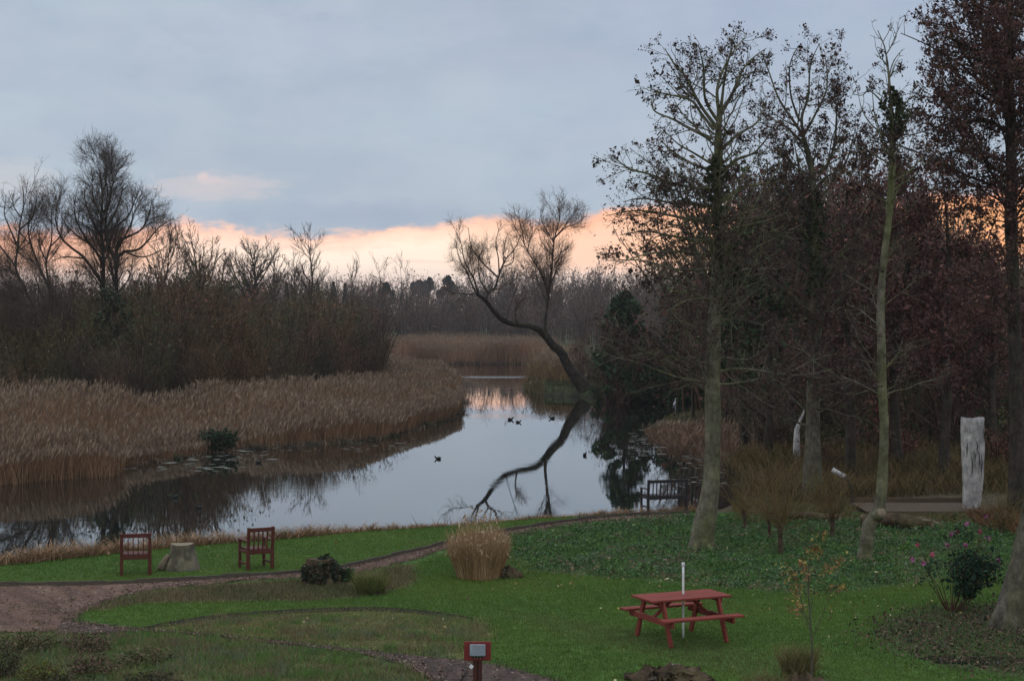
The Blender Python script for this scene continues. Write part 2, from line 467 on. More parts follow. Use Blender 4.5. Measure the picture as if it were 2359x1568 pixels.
# lower edge of the cloud sheet (elevation) along the azimuth
def ga(x): return math.atan2(x - CX, F)
def ge(y): return math.atan2(HOR - y, F)
edge_pts = [(-900, 500), (0, 535), (250, 540), (380, 520), (430, 513), (560, 528), (640, 541), (700, 541), (800, 536), (950, 524), (1050, 514), (1120, 506), (1180, 497), (1260, 520), (1330, 512), (1400, 482), (1550, 484), (1800, 470), (2150, 468), (2300, 450), (3200, 455)]
A0, A1 = ga(-900), ga(3200)
edge = ramp(mth('DIVIDE', mth('SUBTRACT', az, A0), A1 - A0, clamp=True), [((ga(x) - A0) / (A1 - A0), ge(y) * 10) for x, y in edge_pts])
edge = mth('MULTIPLY', edge, 0.1)
n_big = noise(13, 42, 4, 0.5, 3.1); n_fine = noise(75, 190, 5, 0.6, 8.7); n_huge = noise(5.5, 18, 3, 0.45, 1.7); n_lump = noise(24, 44, 4, 0.5, 5.5); n_edge = noise(30, 70, 6, 0.65, 2.3)
edge = mth('ADD', edge, mth('MULTIPLY', mth('SUBTRACT', n_edge, 0.5), 0.0170))
edge = mth('ADD', edge, mth('MULTIPLY', mth('SUBTRACT', n_fine, 0.5), 0.0105))
d = mth('SUBTRACT', el, edge)                               # >0 inside the cloud sheet
# the clear band under the cloud, over a thin veil
azn = mth('DIVIDE', mth('SUBTRACT', az, A0), A1 - A0, clamp=True)
band_hi = ramp(azn, [((ga(x) - A0) / (A1 - A0), srgb(*c)) for x, c in [(-900, (240, 184, 154)), (100, (242, 186, 156)), (330, (246, 196, 166)), (430, (255, 226, 206)), (700, (255, 238, 220)), (1000, (255, 236, 216)), (1200, (255, 214, 186)), (1400, (255, 208, 180)), (1600, (255, 196, 152)), (2200, (252, 180, 128))]])
pink = ramp(azn, [((ga(x) - A0) / (A1 - A0), srgb(*c)) for x, c in [(-900, (236, 172, 148)), (300, (238, 176, 152)), (520, (252, 202, 178)), (1000, (252, 200, 174)), (1250, (255, 188, 152)), (2200, (250, 165, 120))]])
low = srgb(232, 214, 204)
veil = ramp(mth('MULTIPLY', el, 20.0), [(0.0, 0.0), (0.38, 0.05), (0.56, 0.85), (0.75, 1.0)])
band = mix(veil, low, band_hi)
dd = mth('MULTIPLY', d, -1.0)
band = mix(ramp(mth('MULTIPLY', dd, 60.0), [(0.0, 0.95), (0.35, 0.45), (0.8, 0.0)]), band, pink)
streak = ramp(noise(16, 260, 4, 0.55, 4.4), [(0.55, 0.0), (0.75, 0.35)])
band = mix(streak, band, srgb(226, 190, 182))
# thin real twilight sky behind everything
sky = N(nt, 'ShaderNodeTexSky'); sky.sky_type = 'NISHITA'; sky.sun_disc = False
sky.sun_elevation = math.radians(1.5); sky.sun_rotation = math.radians(-6); sky.air_density = 1.2; sky.dust_density = 2.0
skys = N(nt, 'ShaderNodeVectorMath', operation='SCALE'); L(sky.outputs[0], skys.inputs[0]); skys.inputs['Scale'].default_value = 0.05
band = mix(0.03, band, skys.outputs[0])
bs = nt.nodes.new('ShaderNodeVectorMath'); bs.operation = 'SCALE'; L(band, bs.inputs[0]); bs.inputs['Scale'].default_value = 1.18; band = bs.outputs[0]
# cloud sheet
h = ramp(mth('MULTIPLY', el, 2.0), [(0.0, srgb(169, 178, 191)), (0.10, srgb(169, 181, 195)), (0.20, srgb(172, 185, 199)), (0.34, srgb(167, 180, 197)), (0.6, srgb(178, 181, 188)), (1.0, srgb(186, 183, 184))])
cl = mix(ramp(n_huge, [(0.35, 0.0), (0.68, 0.75)]), h, srgb(179, 194, 207))
cl = mix(ramp(n_big, [(0.40, 0.0), (0.75, 0.42)]), cl, srgb(154, 169, 190))
cl = mix(ramp(n_lump, [(0.42, 0.0), (0.72, 0.5)]), cl, srgb(186, 194, 207))
lav = ramp(azn, [(0.45, 0.0), (0.62, 0.28), (1.0, 0.2)])
cl = mix(mth('MULTIPLY', lav, ramp(el, [(0.08, 0.0), (0.17, 1.0)])), cl, srgb(160, 172, 204))
def blob(x, y, rx, ry, amt, colr, base, wob=True):
    u = mth('DIVIDE', mth('SUBTRACT', az, ga(x)), rx / F); v = mth('DIVIDE', mth('SUBTRACT', el, ge(y)), ry / F)
    r = mth('SQRT', mth('ADD', mth('MULTIPLY', u, u), mth('MULTIPLY', v, v)))
    if wob: r = mth('ADD', r, mth('MULTIPLY', mth('SUBTRACT', n_fine, 0.5), 1.5))
    return mix(ramp(r, [(0.0, amt), (0.45, amt * 0.75), (1.0, 0.0)], 'EASE'), base, srgb(*colr))
cl = blob(500, 437, 190, 42, 0.62, (214, 203, 203), cl)
cl = blob(20, 430, 140, 60, 0.6, (206, 204, 206), cl)
cl = blob(830, 495, 420, 38, 0.30, (151, 167, 190), cl)
cl = blob(466, 411, 15, 9, 0.6, (228, 206, 202), cl)
cl = blob(484, 418, 40, 12, 0.4, (224, 206, 204), cl)
cl = blob(690, 100, 420, 90, 0.35, (186, 196, 212), cl)
cl = blob(1160, 300, 500, 30, 0.25, (180, 192, 208), cl)
# an overcast sky is about twice as bright overhead as near the horizon
over = nt.nodes.new('ShaderNodeVectorMath'); over.operation = 'SCALE'; L(cl, over.inputs[0]); L(mth('MULTIPLY', ramp(mth('DIVIDE', el, 1.5708), [(0.0, 0.498), (0.12, 0.49), (0.45, 0.90), (1.0, 1.0)]), 2.2), over.inputs['Scale']); cl = over.outputs[0]
cm = ramp(mth('ADD', mth('MULTIPLY', d, 80.0), 0.5), [(0.22, 0.0), (0.78, 1.0)], 'EASE')
col = mix(cm, band, cl)
gr = ramp(mth('ADD', mth('MULTIPLY', el, 10), 0.5), [(0.42, 0.0), (0.5, 1.0)])
col = mix(gr, srgb(60, 60, 55), col)
L(col, bg.inputs[0]); bg.inputs[1].default_value = 1.0; L(bg.outputs[0], wo.inputs[0])

# one weak, very soft sun low in the west behind the cloud
sd = bpy.data.lights.new('sun', 'SUN'); so = bpy.data.objects.new('sun', sd); COL.objects.link(so)
sd.energy = 0.12; sd.angle = math.radians(50); sd.color = (1.0, 0.86, 0.74)
so.rotation_euler = (math.radians(90 - 35), 0, math.radians(180 + 6)); so.location = (0, 60, 60)

# ------------------------------------------------------------------ the river bed outline (world x, y)
def bank(x, y):            # edge of the near lawn, then the water's edge just beyond it
    p = g(x, y, 0.0); return np.array([p[0] * (p[1] + 0.75) / p[1], p[1] + 0.75])
def wl(x, y): return g(x, y, WZ)[:2]
LAWN_EDGE = [(-1500, 1420), (-600, 1350), (0, 1300), (150, 1284), (300, 1268), (450, 1254), (650, 1239), (800, 1224), (1000, 1211), (1200, 1194), (1400, 1183), (1600, 1174)]
RIV = [bank(x, y) for x, y in LAWN_EDGE] + [wl(x, y) for x, y in [(1700, 1150), (1725, 1120), (1665, 1075), (1580, 1045), (1500, 1012), (1478, 988), (1520, 966), (1640, 952), (1670, 930), (1560, 920), (1440, 917), (1300, 912), (1235, 908), (1210, 893), (1215, 870), (1240, 850), (1228, 839), (1100, 837), (960, 838), (900, 846), (960, 860), (1040, 872), (1056, 900), (1056, 940), (1042, 962), (960, 985), (880, 1010), (700, 1027), (520, 1034), (440, 1048), (290, 1068), (275, 1090), (100, 1104), (0, 1114), (-600, 1150), (-1500, 1200)]]
RIV = np.array(RIV)
POND = np.array([wl(x, y) for x, y in [(1950, 1040), (2200, 1031), (2700, 1036), (3200, 1040), (3200, 1062), (2700, 1060), (2200, 1050), (1990, 1052)]])

def ss(e0, e1, x):
    t = np.clip((x - e0) / (e1 - e0), 0, 1); return t * t * (3 - 2 * t)

def gz(P):
    P = np.atleast_2d(P)[:, :2]; x, y = P[:, 0], P[:, 1]
    z = np.zeros(len(P))
    far = ss(46.5, 56, y + np.abs(x) * 0.0)
    hb = -0.12 * far
    z += hb
    z += ss(300, 900, y) * 3.5 * (1 + 0.35 * np.sin(x * 0.006 + 0.6)) + ss(200, 320, y) * 0.6
    z += 0.38 * ss(1.1, 2.4, x) * ss(10.5, 8.8, x) * ss(115, 118, y) * ss(146, 140, y)
    # gentle unevenness away from the paths
    z += far * 0.05 * (np.sin(x * 0.9 + 1.3 * np.sin(y * 0.37)) + np.sin(y * 0.7 + x * 0.31)) * (1 - ss(200, 300, y))
    for poly in (RIV, POND):
        lo, hi = poly.min(0) - 4, poly.max(0) + 4
        m = (x > lo[0]) & (x < hi[0]) & (y > lo[1]) & (y < hi[1])
        if not m.any(): continue
        q = P[m]; dd_ = poly_dist(q, poly); ins = in_poly(q, poly)
        sd_ = np.where(ins, -dd_, dd_)
        k = ss(0.9, 0.0, sd_)                          # 0 on land, 1 at the water line
        zz = z[m] * (1 - k) + (WZ - 0.02) * k
        zz = np.where(ins, WZ - 0.02 - 0.9 * ss(0, 2.0, dd_), zz)
        z[m] = zz
    return z

# ------------------------------------------------------------------ zones of the garden (world polygons from the sheet)
def gp(pts): return np.array([g(x, y)[:2] for x, y in pts])
EDGING = [(-700, 1385), (0, 1350), (150, 1349), (300, 1344), (440, 1336), (560, 1329), (690, 1320), (810, 1304), (900, 1283), (1000, 1260), (1045, 1246), (1110, 1233), (1200, 1218), (1300, 1203), (1400, 1191), (1500, 1186), (1590, 1183)]
PATH_LOW = [(-700, 1500), (0, 1458), (90, 1456), (150, 1450), (195, 1412), (250, 1385), (330, 1364), (460, 1347), (600, 1335), (740, 1326), (860, 1311), (960, 1286), (1035, 1263), (1110, 1248), (1200, 1231), (1300, 1212), (1400, 1200), (1500, 1193), (1590, 1188)]
LOW_UP = [(150, 1425), (240, 1440), (330, 1449), (430, 1457), (560, 1470), (700, 1483), (800, 1493), (900, 1504), (1000, 1514), (1090, 1523), (1180, 1540), (1280, 1568), (1420, 1620)]
LOW_DN = [(120, 1462), (220, 1460), (320, 1455), (430, 1461), (560, 1474), (700, 1489), (800, 1504), (900, 1522), (960, 1542), (1010, 1580), (1050, 1640), (1090, 1700), (1200, 1800)]
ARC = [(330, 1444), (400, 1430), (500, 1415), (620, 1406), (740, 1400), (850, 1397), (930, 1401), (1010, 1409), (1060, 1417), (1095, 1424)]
Z_LAWN_A = gp([(-700, 1385)] + EDGING[1:] + [(x, y) for x, y in LAWN_EDGE[::-1] if x > -700])
Z_MAIN = gp([(180, 1408), (330, 1388), (560, 1384), (720, 1384), (880, 1370), (955, 1340), (948, 1300), (1035, 1270), (1110, 1250), (1185, 1237), (1190, 1290), (1260, 1318), (1450, 1335), (1640, 1352), (1840, 1366), (1980, 1362), (2080, 1345), (2240, 1330), (2359, 1330), (2359, 1375), (2280, 1400), (2150, 1395), (2050, 1420), (2010, 1460), (2050, 1500), (2150, 1530), (2359, 1560), (2500, 1640), (1300, 1640), (1240, 1555), (1120, 1520), (1100, 1490), (1135, 1455), (1100, 1425), (1010, 1410), (850, 1398), (740, 1401), (620, 1407), (500, 1416), (400, 1431), (330, 1444), (220, 1432)])
Z_MOSS = gp([(345, 1447), (500, 1418), (740, 1403), (850, 1400), (1010, 1412), (1095, 1427), (1133, 1455), (1098, 1490), (1118, 1518), (1000, 1509), (800, 1488), (560, 1467), (430, 1454)])
Z_ROUGH = gp([(200, 1408), (260, 1384), (340, 1365), (470, 1351), (740, 1332), (860, 1318), (940, 1300), (950, 1340), (880, 1368), (720, 1383), (560, 1383), (330, 1387)])
Z_MEADOW = gp([(-700, 1503), (0, 1461), (220, 1464), (320, 1460), (430, 1463), (560, 1478), (700, 1493), (800, 1509), (900, 1532), (960, 1552), (1010, 1590), (1050, 1640), (1080, 1750), (-900, 1750)])
Z_IVY = gp([(1180, 1232), (1300, 1214), (1420, 1200), (1600, 1188), (1800, 1192), (2000, 1200), (2359, 1215), (2700, 1230), (2700, 1320), (2359, 1326), (2240, 1328), (2080, 1342), (1980, 1360), (1840, 1364), (1640, 1350), (1450, 1333), (1260, 1316), (1190, 1288)])
Z_LITTER = gp([(2020, 1440), (2070, 1415), (2160, 1394), (2290, 1398), (2359, 1375), (2700, 1360), (2700, 1580), (2359, 1556), (2150, 1526), (2060, 1496), (2015, 1462)])
Z_BANK = np.concatenate([np.array([g(x, y)[:2] for x, y in LAWN_EDGE]), np.array([bank(x, y) for x, y in LAWN_EDGE])[::-1]])

# ------------------------------------------------------------------ ground: one sheet to the horizon
def lin(a, b, s): return list(np.arange(a, b, s))
xs = [-1200, -800, -500, -350, -250, -180, -130, -100, -80] + lin(-62, -20, 0.8) + lin(-20, 20, 0.22) + lin(20, 62, 0.8) + [62, 80, 100, 130, 180, 250, 350, 500, 800, 1200]
ys = [-60, -30, -10, 0, 6, 12, 16, 19] + lin(21, 60, 0.2) + lin(60, 215, 0.9) + [215, 230, 250, 275, 300, 330, 370, 420, 480, 550, 650, 760, 900, 1100]
GX, GY = np.meshgrid(np.array(xs), np.array(ys)); P2 = np.stack([GX.ravel(), GY.ravel()], 1)
ZZ = gz(P2)
rg = RNG(5)
C_LAWN = np.array((0.068, 0.125, 0.032)); C_MOSS = np.array((0.150, 0.150, 0.058)); C_ROUGH = np.array((0.165, 0.140, 0.075))
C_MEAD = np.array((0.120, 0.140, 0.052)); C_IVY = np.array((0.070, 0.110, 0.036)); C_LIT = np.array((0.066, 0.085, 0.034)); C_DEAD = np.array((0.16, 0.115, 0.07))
C_MARSH = np.array((0.085, 0.070, 0.042)); C_MUD = np.array((0.03, 0.026, 0.022)); C_FAR = np.array((0.06, 0.07, 0.035))
GC = np.tile(C_MARSH, (len(P2), 1))
GC[P2[:, 1] > 215] = C_FAR
near = (P2[:, 1] < 47)
GC[near] = C_LAWN
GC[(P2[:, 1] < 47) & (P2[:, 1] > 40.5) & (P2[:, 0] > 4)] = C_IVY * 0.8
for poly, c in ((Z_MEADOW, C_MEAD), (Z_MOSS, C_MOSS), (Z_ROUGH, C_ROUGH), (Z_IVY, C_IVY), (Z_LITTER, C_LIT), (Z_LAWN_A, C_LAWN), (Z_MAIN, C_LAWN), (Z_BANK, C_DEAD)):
    GC[in_poly(P2 + rg.normal(0, 0.10, P2.shape), poly)] = c
Z_POINT = np.array([wl(1228, 908), wl(1300, 913), wl(1440, 918), wl(1480, 918), [(1500 - CX) * 138 / F, 138], [(1240 - CX) * 138 / F, 138]])
GC[in_poly(P2, Z_POINT)] = (0.060, 0.072, 0.034)
GC[ZZ < WZ + 0.06] = C_MUD
nx, ny = len(xs), len(ys)
ii = np.arange(nx * ny).reshape(ny, nx)
Q = np.stack([ii[:-1, :-1], ii[:-1, 1:], ii[1:, 1:], ii[1:, :-1]], -1).reshape(-1, 4)
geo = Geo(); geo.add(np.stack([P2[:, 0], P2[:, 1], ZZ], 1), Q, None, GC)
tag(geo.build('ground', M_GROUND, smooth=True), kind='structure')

geo = Geo()
wx = np.linspace(-75, 75, 40); wy = np.linspace(34, 225, 60); WX, WY = np.meshgrid(wx, wy)
ii = np.arange(2400).reshape(60, 40)
geo.add(np.stack([WX.ravel(), WY.ravel(), np.full(2400, WZ)], 1), np.stack([ii[:-1, :-1], ii[:-1, 1:], ii[1:, 1:], ii[1:, :-1]], -1).reshape(-1, 4))
tag(geo.build('water', M_WATER), kind='structure')

# ------------------------------------------------------------------ paths, edging, dug edge with painted shade, puddle
def strip(up, dn, name, z, mat, cols, seed, jit=0.05, K=120, R=7, kind='structure'):
    rr = RNG(seed)
    a = resample([np.append(g(x, y)[:2], 0) for x, y in up], K)[:, :2]; b = resample([np.append(g(x, y)[:2], 0) for x, y in dn], K)[:, :2]
    a = a + rr.normal(0, jit * 0.3, a.shape); b = b + rr.normal(0, jit, b.shape)
    t = np.linspace(0, 1, R)[None, :, None]
    P = a[:, None] * (1 - t) + b[:, None] * t
    Z = np.full((K, R), z) + np.abs(rr.normal(0, 0.004, (K, R))); Z[:, 0] = Z[:, -1] = z
    V = np.concatenate([P, Z[..., None]], -1).reshape(-1, 3)
    i_ = np.arange(K * R).reshape(K, R)
    c = np.asarray(cols)[rr.integers(0, len(cols), K * R)]
    ge_ = Geo(); ge_.add(V, np.stack([i_[:-1, :-1], i_[1:, :-1], i_[1:, 1:], i_[:-1, 1:]], -1).reshape(-1, 4), None, c)
    # face up
    o = ge_.build(name, mat)
    return tag(o, kind=kind), P
BARKC = [(0.165, 0.102, 0.074), (0.115, 0.072, 0.054), (0.205, 0.135, 0.10), (0.14, 0.088, 0.068)]
_, PATH_P = strip(EDGING, PATH_LOW, 'bark_path', 0.008, M_BARKPATH, BARKC, 3)
_, PATH_P2 = strip(LOW_UP, LOW_DN, 'bark_path_branch', 0.012, M_BARKPATH, [(0.085, 0.062, 0.052), (0.11, 0.08, 0.068), (0.068, 0.052, 0.044)], 4)
SOIL_SHADE = [(0.020, 0.016, 0.012), (0.034, 0.027, 0.02)]
strip(ARC, [(x, y + (10 if 380 < x < 1060 else 4)) for x, y in ARC], 'soil_edge_shade', 0.006, M_BARKPATH, SOIL_SHADE, 9, 0.03, 90, 3)  # dug soil edge, with the turf step's shadow line painted in as dark colour
# chips lying on the paths
rr = RNG(14); geo = Geo()
for PP, n in ((PATH_P, 9000), (PATH_P2, 5000)):
    fi = rr.uniform(0, PP.shape[0] - 1.01, n); fj = rr.uniform(0, PP.shape[1] - 1.01, n); i0 = fi.astype(int); j0 = fj.astype(int)
    wi = (fi - i0)[:, None]; wj = (fj - j0)[:, None]
    p = (PP[i0, j0] * (1 - wj) + PP[i0, j0 + 1] * wj) * (1 - wi) + (PP[i0 + 1, j0] * (1 - wj) + PP[i0 + 1, j0 + 1] * wj) * wi
    u = rr.normal(0, 1, (n, 3)); u[:, 2] *= 0.25; u = norm(u); v = norm(np.cross(u, np.array([0, 0, 1.0]) + rr.normal(0, 0.25, (n, 3))))
    s = rr.uniform(0.012, 0.038, (n, 1)); c3 = np.concatenate([p, rr.uniform(0.018, 0.032, (n, 1))], 1)
    V = np.stack([c3 - u * s, c3 + v * s * 0.45, c3 + u * s, c3 - v * s * 0.45], 1).reshape(-1, 3)
    cc = np.array(BARKC + [(0.28, 0.21, 0.17), (0.07, 0.05, 0.045)])[rr.integers(0, 6, n)] * rr.uniform(0.7, 1.3, (n, 1))
    geo.add(V, np.arange(4 * n).reshape(n, 4), None, np.repeat(cc, 4, 0))
tag(geo.build('bark_chips', M_VEG), kind='stuff')

geo = Geo()
for PP, n in ((PATH_P, 2600), (PATH_P2, 4200)):
    i0 = rr.integers(0, PP.shape[0], n); sd_ = np.where(rr.uniform(0, 1, n) < (.5 if PP is PATH_P2 else 0.0), 0, -1); q_ = PP[i0, sd_] + rr.normal(0, .07, (n, 2)) + 0.05 * np.sin(i0 * 1.7)[:, None]
    blades(geo, rr, np.c_[q_, np.full(n, .004)], 0.06, 0.014, 0.8, [(0.07, 0.11, 0.03), (0.09, 0.12, 0.04), (0.12, 0.10, 0.055)], 1)
q_ = sample(rr, gp([(0, 1375), (190, 1365), (130, 1440), (0, 1440)]), 60)
for c0 in q_[:26]: blades(geo, rr, np.c_[c0 + rr.normal(0, .07, (18, 2)), np.full(18, .006)], 0.05, 0.013, 0.9, [(0.07, 0.10, 0.035), (0.10, 0.09, 0.05)], 1)
tag(geo.build('path_side_grass', M_VEG), kind='stuff')
bm = bmesh.new()
ed = resample([g(x, y) for x, y in EDGING], 46)
for k in range(len(ed) - 1):
    a, b = ed[k].copy(), ed[k + 1].copy(); a[2] = b[2] = 0.035 + 0.012 * math.sin(k * 2.3)
    beam(bm, a, b, 0.035, 0.10, bev=0.004)
tag(bobj('path_edging', bm, M_EDGE), 'low weathered timber board edging the bark path below the chairs', 'edging')

geo = Geo(); rr = RNG(77)
pc = g(2262, 1520)[:2]; K = 40
th = np.linspace(0, 2 * np.pi, K, endpoint=False); rad = 1 + 0.22 * np.sin(th * 3 + 1) + 0.12 * np.sin(th * 7)
ring = np.stack([pc[0] + 0.95 * rad * np.cos(th), pc[1] + 0.30 * rad * np.sin(th), np.full(K, 0.014)], 1)
geo.add(np.concatenate([ring, [[pc[0], pc[1], 0.014]]]), None, [(k, (k + 1) % K, K) for k in range(K)])
tag(geo.build('puddle', M_WATER), kind='structure')

# ------------------------------------------------------------------ ground cover
def ground3(p2, dz=0.0): return np.concatenate([p2, gz(p2)[:, None] + dz], 1)
rr = RNG(21)
def drift(p, s=1.0):
    return (np.sin(p[:, 0] * 0.9 * s + 1.7 * np.sin(p[:, 1] * 0.43 * s)) + np.sin(p[:, 1] * 1.1 * s + 1.1 * np.sin(p[:, 0] * 0.7 * s + 2)) + 0.7 * np.sin(p[:, 0] * 2.7 * s + p[:, 1] * 1.9 * s)) / 2.7
def tint(geo_, i, n, k, p, amt, a=(1.35, 1.08, 1.0), b=(0.8, 0.88, 0.95)):
    # leaf colours drift over the plot between drier and fresher growth
    t = np.clip(0.5 + 0.5 * drift(p) * 1.2, 0, 1)[:, None]
    m = 1 + amt * ((np.array(a) * t + np.array(b) * (1 - t)) - 1)
    geo_.C[i] = geo_.C[i] * np.repeat(m, k, 0)
def notpath(p):
    m = np.ones(len(p), bool)
    for PP in (PATH_P, PATH_P2):
        poly = np.concatenate([PP[:, 0], PP[::-1, -1]]); m &= ~in_poly(p, poly)
    return m
LAWNC = [(0.0823, 0.1709, 0.0215), (0.0964, 0.1898, 0.0243), (0.0682, 0.1464, 0.0206), (0.1294, 0.1844, 0.0309), (0.0847, 0.1600, 0.0262)]
geo = Geo()
for poly, n in ((Z_LAWN_A, 90000), (Z_MAIN, 190000)):
    p = sample(rr, poly, n) + rr.normal(0, 0.07, (n, 2)); p = p[notpath(p)]
    blades(geo, rr, ground3(p, -0.004), 0.042, 0.010, 0.5, LAWNC, 1, .3, .15); tint(geo, -1, len(p), 3, p, 1.0, (1.30, 1.08, 1.1), (0.72, 0.80, 0.80)); tint(geo, -1, len(p), 3, p + 31.0, 1.0, (1.16, 1.0, 1.0), (0.9, 0.96, 0.9)); w_ = np.clip(drift(p + 77, 0.55) - .45, 0, .5)[:, None] * 1.4; geo.C[-1] = geo.C[-1] * np.repeat(1 - w_, 3, 0) + np.repeat(w_, 3, 0) * np.array((0.13, 0.115, 0.05)) * np.repeat(rr.uniform(.6, 1.2, (len(p), 1)), 3, 0)
tag(geo.build('lawn_grass', M_VEG), kind='stuff')

geo = Geo()
p = sample(rr, Z_MOSS, 30000) + rr.normal(0, .1, (30000, 2)); blades(geo, rr, ground3(p), 0.035, 0.012, 0.7, [(0.18, 0.205, 0.065), (0.22, 0.205, 0.09), (0.13, 0.175, 0.055), (0.26, 0.20, 0.12)], 1); tint(geo, -1, len(p), 3, p, 1.0, (1.15, 0.9, 0.95), (0.85, 1.05, 0.9))
p = sample(rr, Z_ROUGH, 26000) + rr.normal(0, .12, (26000, 2)); p = p[notpath(p)]
blades(geo, rr, ground3(p), 0.075, 0.013, 0.7, [(0.22, 0.17, 0.10), (0.17, 0.13, 0.075), (0.10, 0.125, 0.045), (0.26, 0.20, 0.125), (0.12, 0.09, 0.06)], 1); tint(geo, -1, len(p), 3, p, 1.2, (1.2, 1.1, 1.1), (0.7, 0.85, 0.7))
cl_ = np.concatenate([sample(rr, Z_MEADOW, 1900), sample(rr, Z_MOSS, 260), sample(rr, Z_ROUGH, 300)]); cl_ = cl_[(cl_[:, 1] < 31) & (np.abs(cl_[:, 0]) < 12)]
for c0 in cl_:
    nb = int(rr.integers(30, 110)); p = c0 + rr.normal(0, rr.uniform(0.06, 0.2), (nb, 2))
    pal = [[(0.12, 0.19, 0.055), (0.145, 0.20, 0.06)], [(0.19, 0.20, 0.075), (0.23, 0.215, 0.10)], [(0.22, 0.17, 0.10), (0.18, 0.14, 0.08)], [(0.10, 0.20, 0.05), (0.13, 0.235, 0.055)], [(0.17, 0.195, 0.11), (0.14, 0.18, 0.10)]][int(rr.integers(0, 5))]
    p = p[notpath(p)]
    blades(geo, rr, ground3(p), rr.uniform(0.05, 0.15) * (1 if c0[1] < 29.5 else .6), 0.013, 0.6, pal, 1)
p = sample(rr, Z_MEADOW, 60000); p = p[(p[:, 1] < 31.5) & (np.abs(p[:, 0]) < 11)]; p = p[notpath(p)]
blades(geo, rr, ground3(p), 0.06, 0.013, 0.7, [(0.14, 0.18, 0.058), (0.18, 0.195, 0.075), (0.20, 0.17, 0.09), (0.11, 0.17, 0.052), (0.15, 0.175, 0.09)], 1); tint(geo, -1, len(p), 3, p, 1.2, (1.3, 0.95, 1.0), (0.75, 0.95, 0.8))
tag(geo.build('meadow_grass', M_VEG), kind='stuff')

# leafy ground ivy under the trees: low hummocks of small leaves
geo = Geo()
hum = sample(rr, Z_IVY, 2500); hum = hum[hum[:, 0] < 15]; hum = hum[notpath(hum)]
for c0 in hum:
    nb = int(rr.integers(25, 80)); s_ = rr.uniform(0.10, 0.30); hh = rr.uniform(0.03, 0.20)
    q_ = rr.normal(0, 1, (nb, 2)); p = c0 + q_ * s_
    z = hh * np.exp(-(q_ ** 2).sum(1) * 0.5) * rr.uniform(0.4, 1.1, nb) + 0.01
    dv_ = float(drift(c0[None], 0.8)[0]); pal = [[(0.070, 0.150, 0.048), (0.085, 0.170, 0.055)], [(0.085, 0.170, 0.042), (0.100, 0.190, 0.045)], [(0.11, 0.17, 0.085), (0.13, 0.185, 0.10)], [(0.20, 0.155, 0.10), (0.16, 0.145, 0.085)], [(0.055, 0.12, 0.042), (0.065, 0.135, 0.048)]][int(rr.choice(5, p=[.25, .3, .2, .07, .18])) if dv_ < 0.35 else int(rr.choice(5, p=[.18, .24, .2, .23, .15]))]
    add_leaves(geo, rr, np.concatenate([p, (gz(p) + z)[:, None]], 1), 0.0195, pal, 0.75)
p = sample(rr, Z_IVY, 80000); p = p[(p[:, 0] < 15)]; p = p[notpath(p)]; p = p[rr.uniform(-1, 1, len(p)) < drift(p, 1.3) + .3]
blades(geo, rr, ground3(p), 0.06, 0.013, 0.6, [(0.08, 0.15, 0.038), (0.10, 0.165, 0.045), (0.13, 0.145, 0.06)], 1)
tag(geo.build('ground_ivy', M_VEG), kind='stuff')

geo = Geo()
p = sample(rr, Z_LITTER, 22000) + rr.normal(0, 0.32, (22000, 2)); p = p[(p[:, 0] < 13) & (rr.uniform(-1.3, 1, 22000) < drift(p, 1.6) + .5)]
hz = 0.10 * (0.5 + 0.5 * np.sin(p[:, 0] * 3.1 + np.sin(p[:, 1] * 4))) * np.abs(rr.normal(0, 0.7, len(p)))
add_leaves(geo, rr, np.concatenate([p, hz[:, None] + 0.01], 1), 0.022, [(0.16, 0.10, 0.07), (0.11, 0.075, 0.055), (0.19, 0.125, 0.085), (0.07, 0.10, 0.045), (0.06, 0.085, 0.04), (0.065, 0.05, 0.04)], 0.7)
q_ = sample(rr, Z_LITTER, 30000) + rr.normal(0, .2, (30000, 2)); q_ = q_[(q_[:, 0] < 13) & (rr.uniform(-1, 1, 30000) > drift(q_, 1.6) - .2)]
blades(geo, rr, ground3(q_), 0.06, 0.013, 0.7, [(0.07, 0.135, 0.035), (0.09, 0.14, 0.04), (0.12, 0.11, 0.055)], 1)
fl = np.concatenate([sample(rr, Z_MAIN, 110), g(2000, 1400)[:2] + rr.normal(0, 1.3, (60, 2)), g(1250, 1345)[:2] + rr.normal(0, .8, (30, 2)), sample(rr, Z_LAWN_A, 60), sample(rr, Z_IVY, 420), g(1600, 1335)[:2] + rr.normal(0, .6, (160, 2)), g(2060, 1310)[:2] + rr.normal(0, 1.0, (420, 2)), sample(rr, Z_MOSS, 40)])
add_leaves(geo, rr, np.concatenate([fl, rr.uniform(0.03, 0.05, (len(fl), 1))], 1), 0.024, [(0.36, 0.28, 0.10), (0.30, 0.20, 0.10), (0.22, 0.14, 0.08), (0.42, 0.38, 0.20)], 0.7)
tag(geo.build('fallen_leaves', M_VEG), kind='stuff')

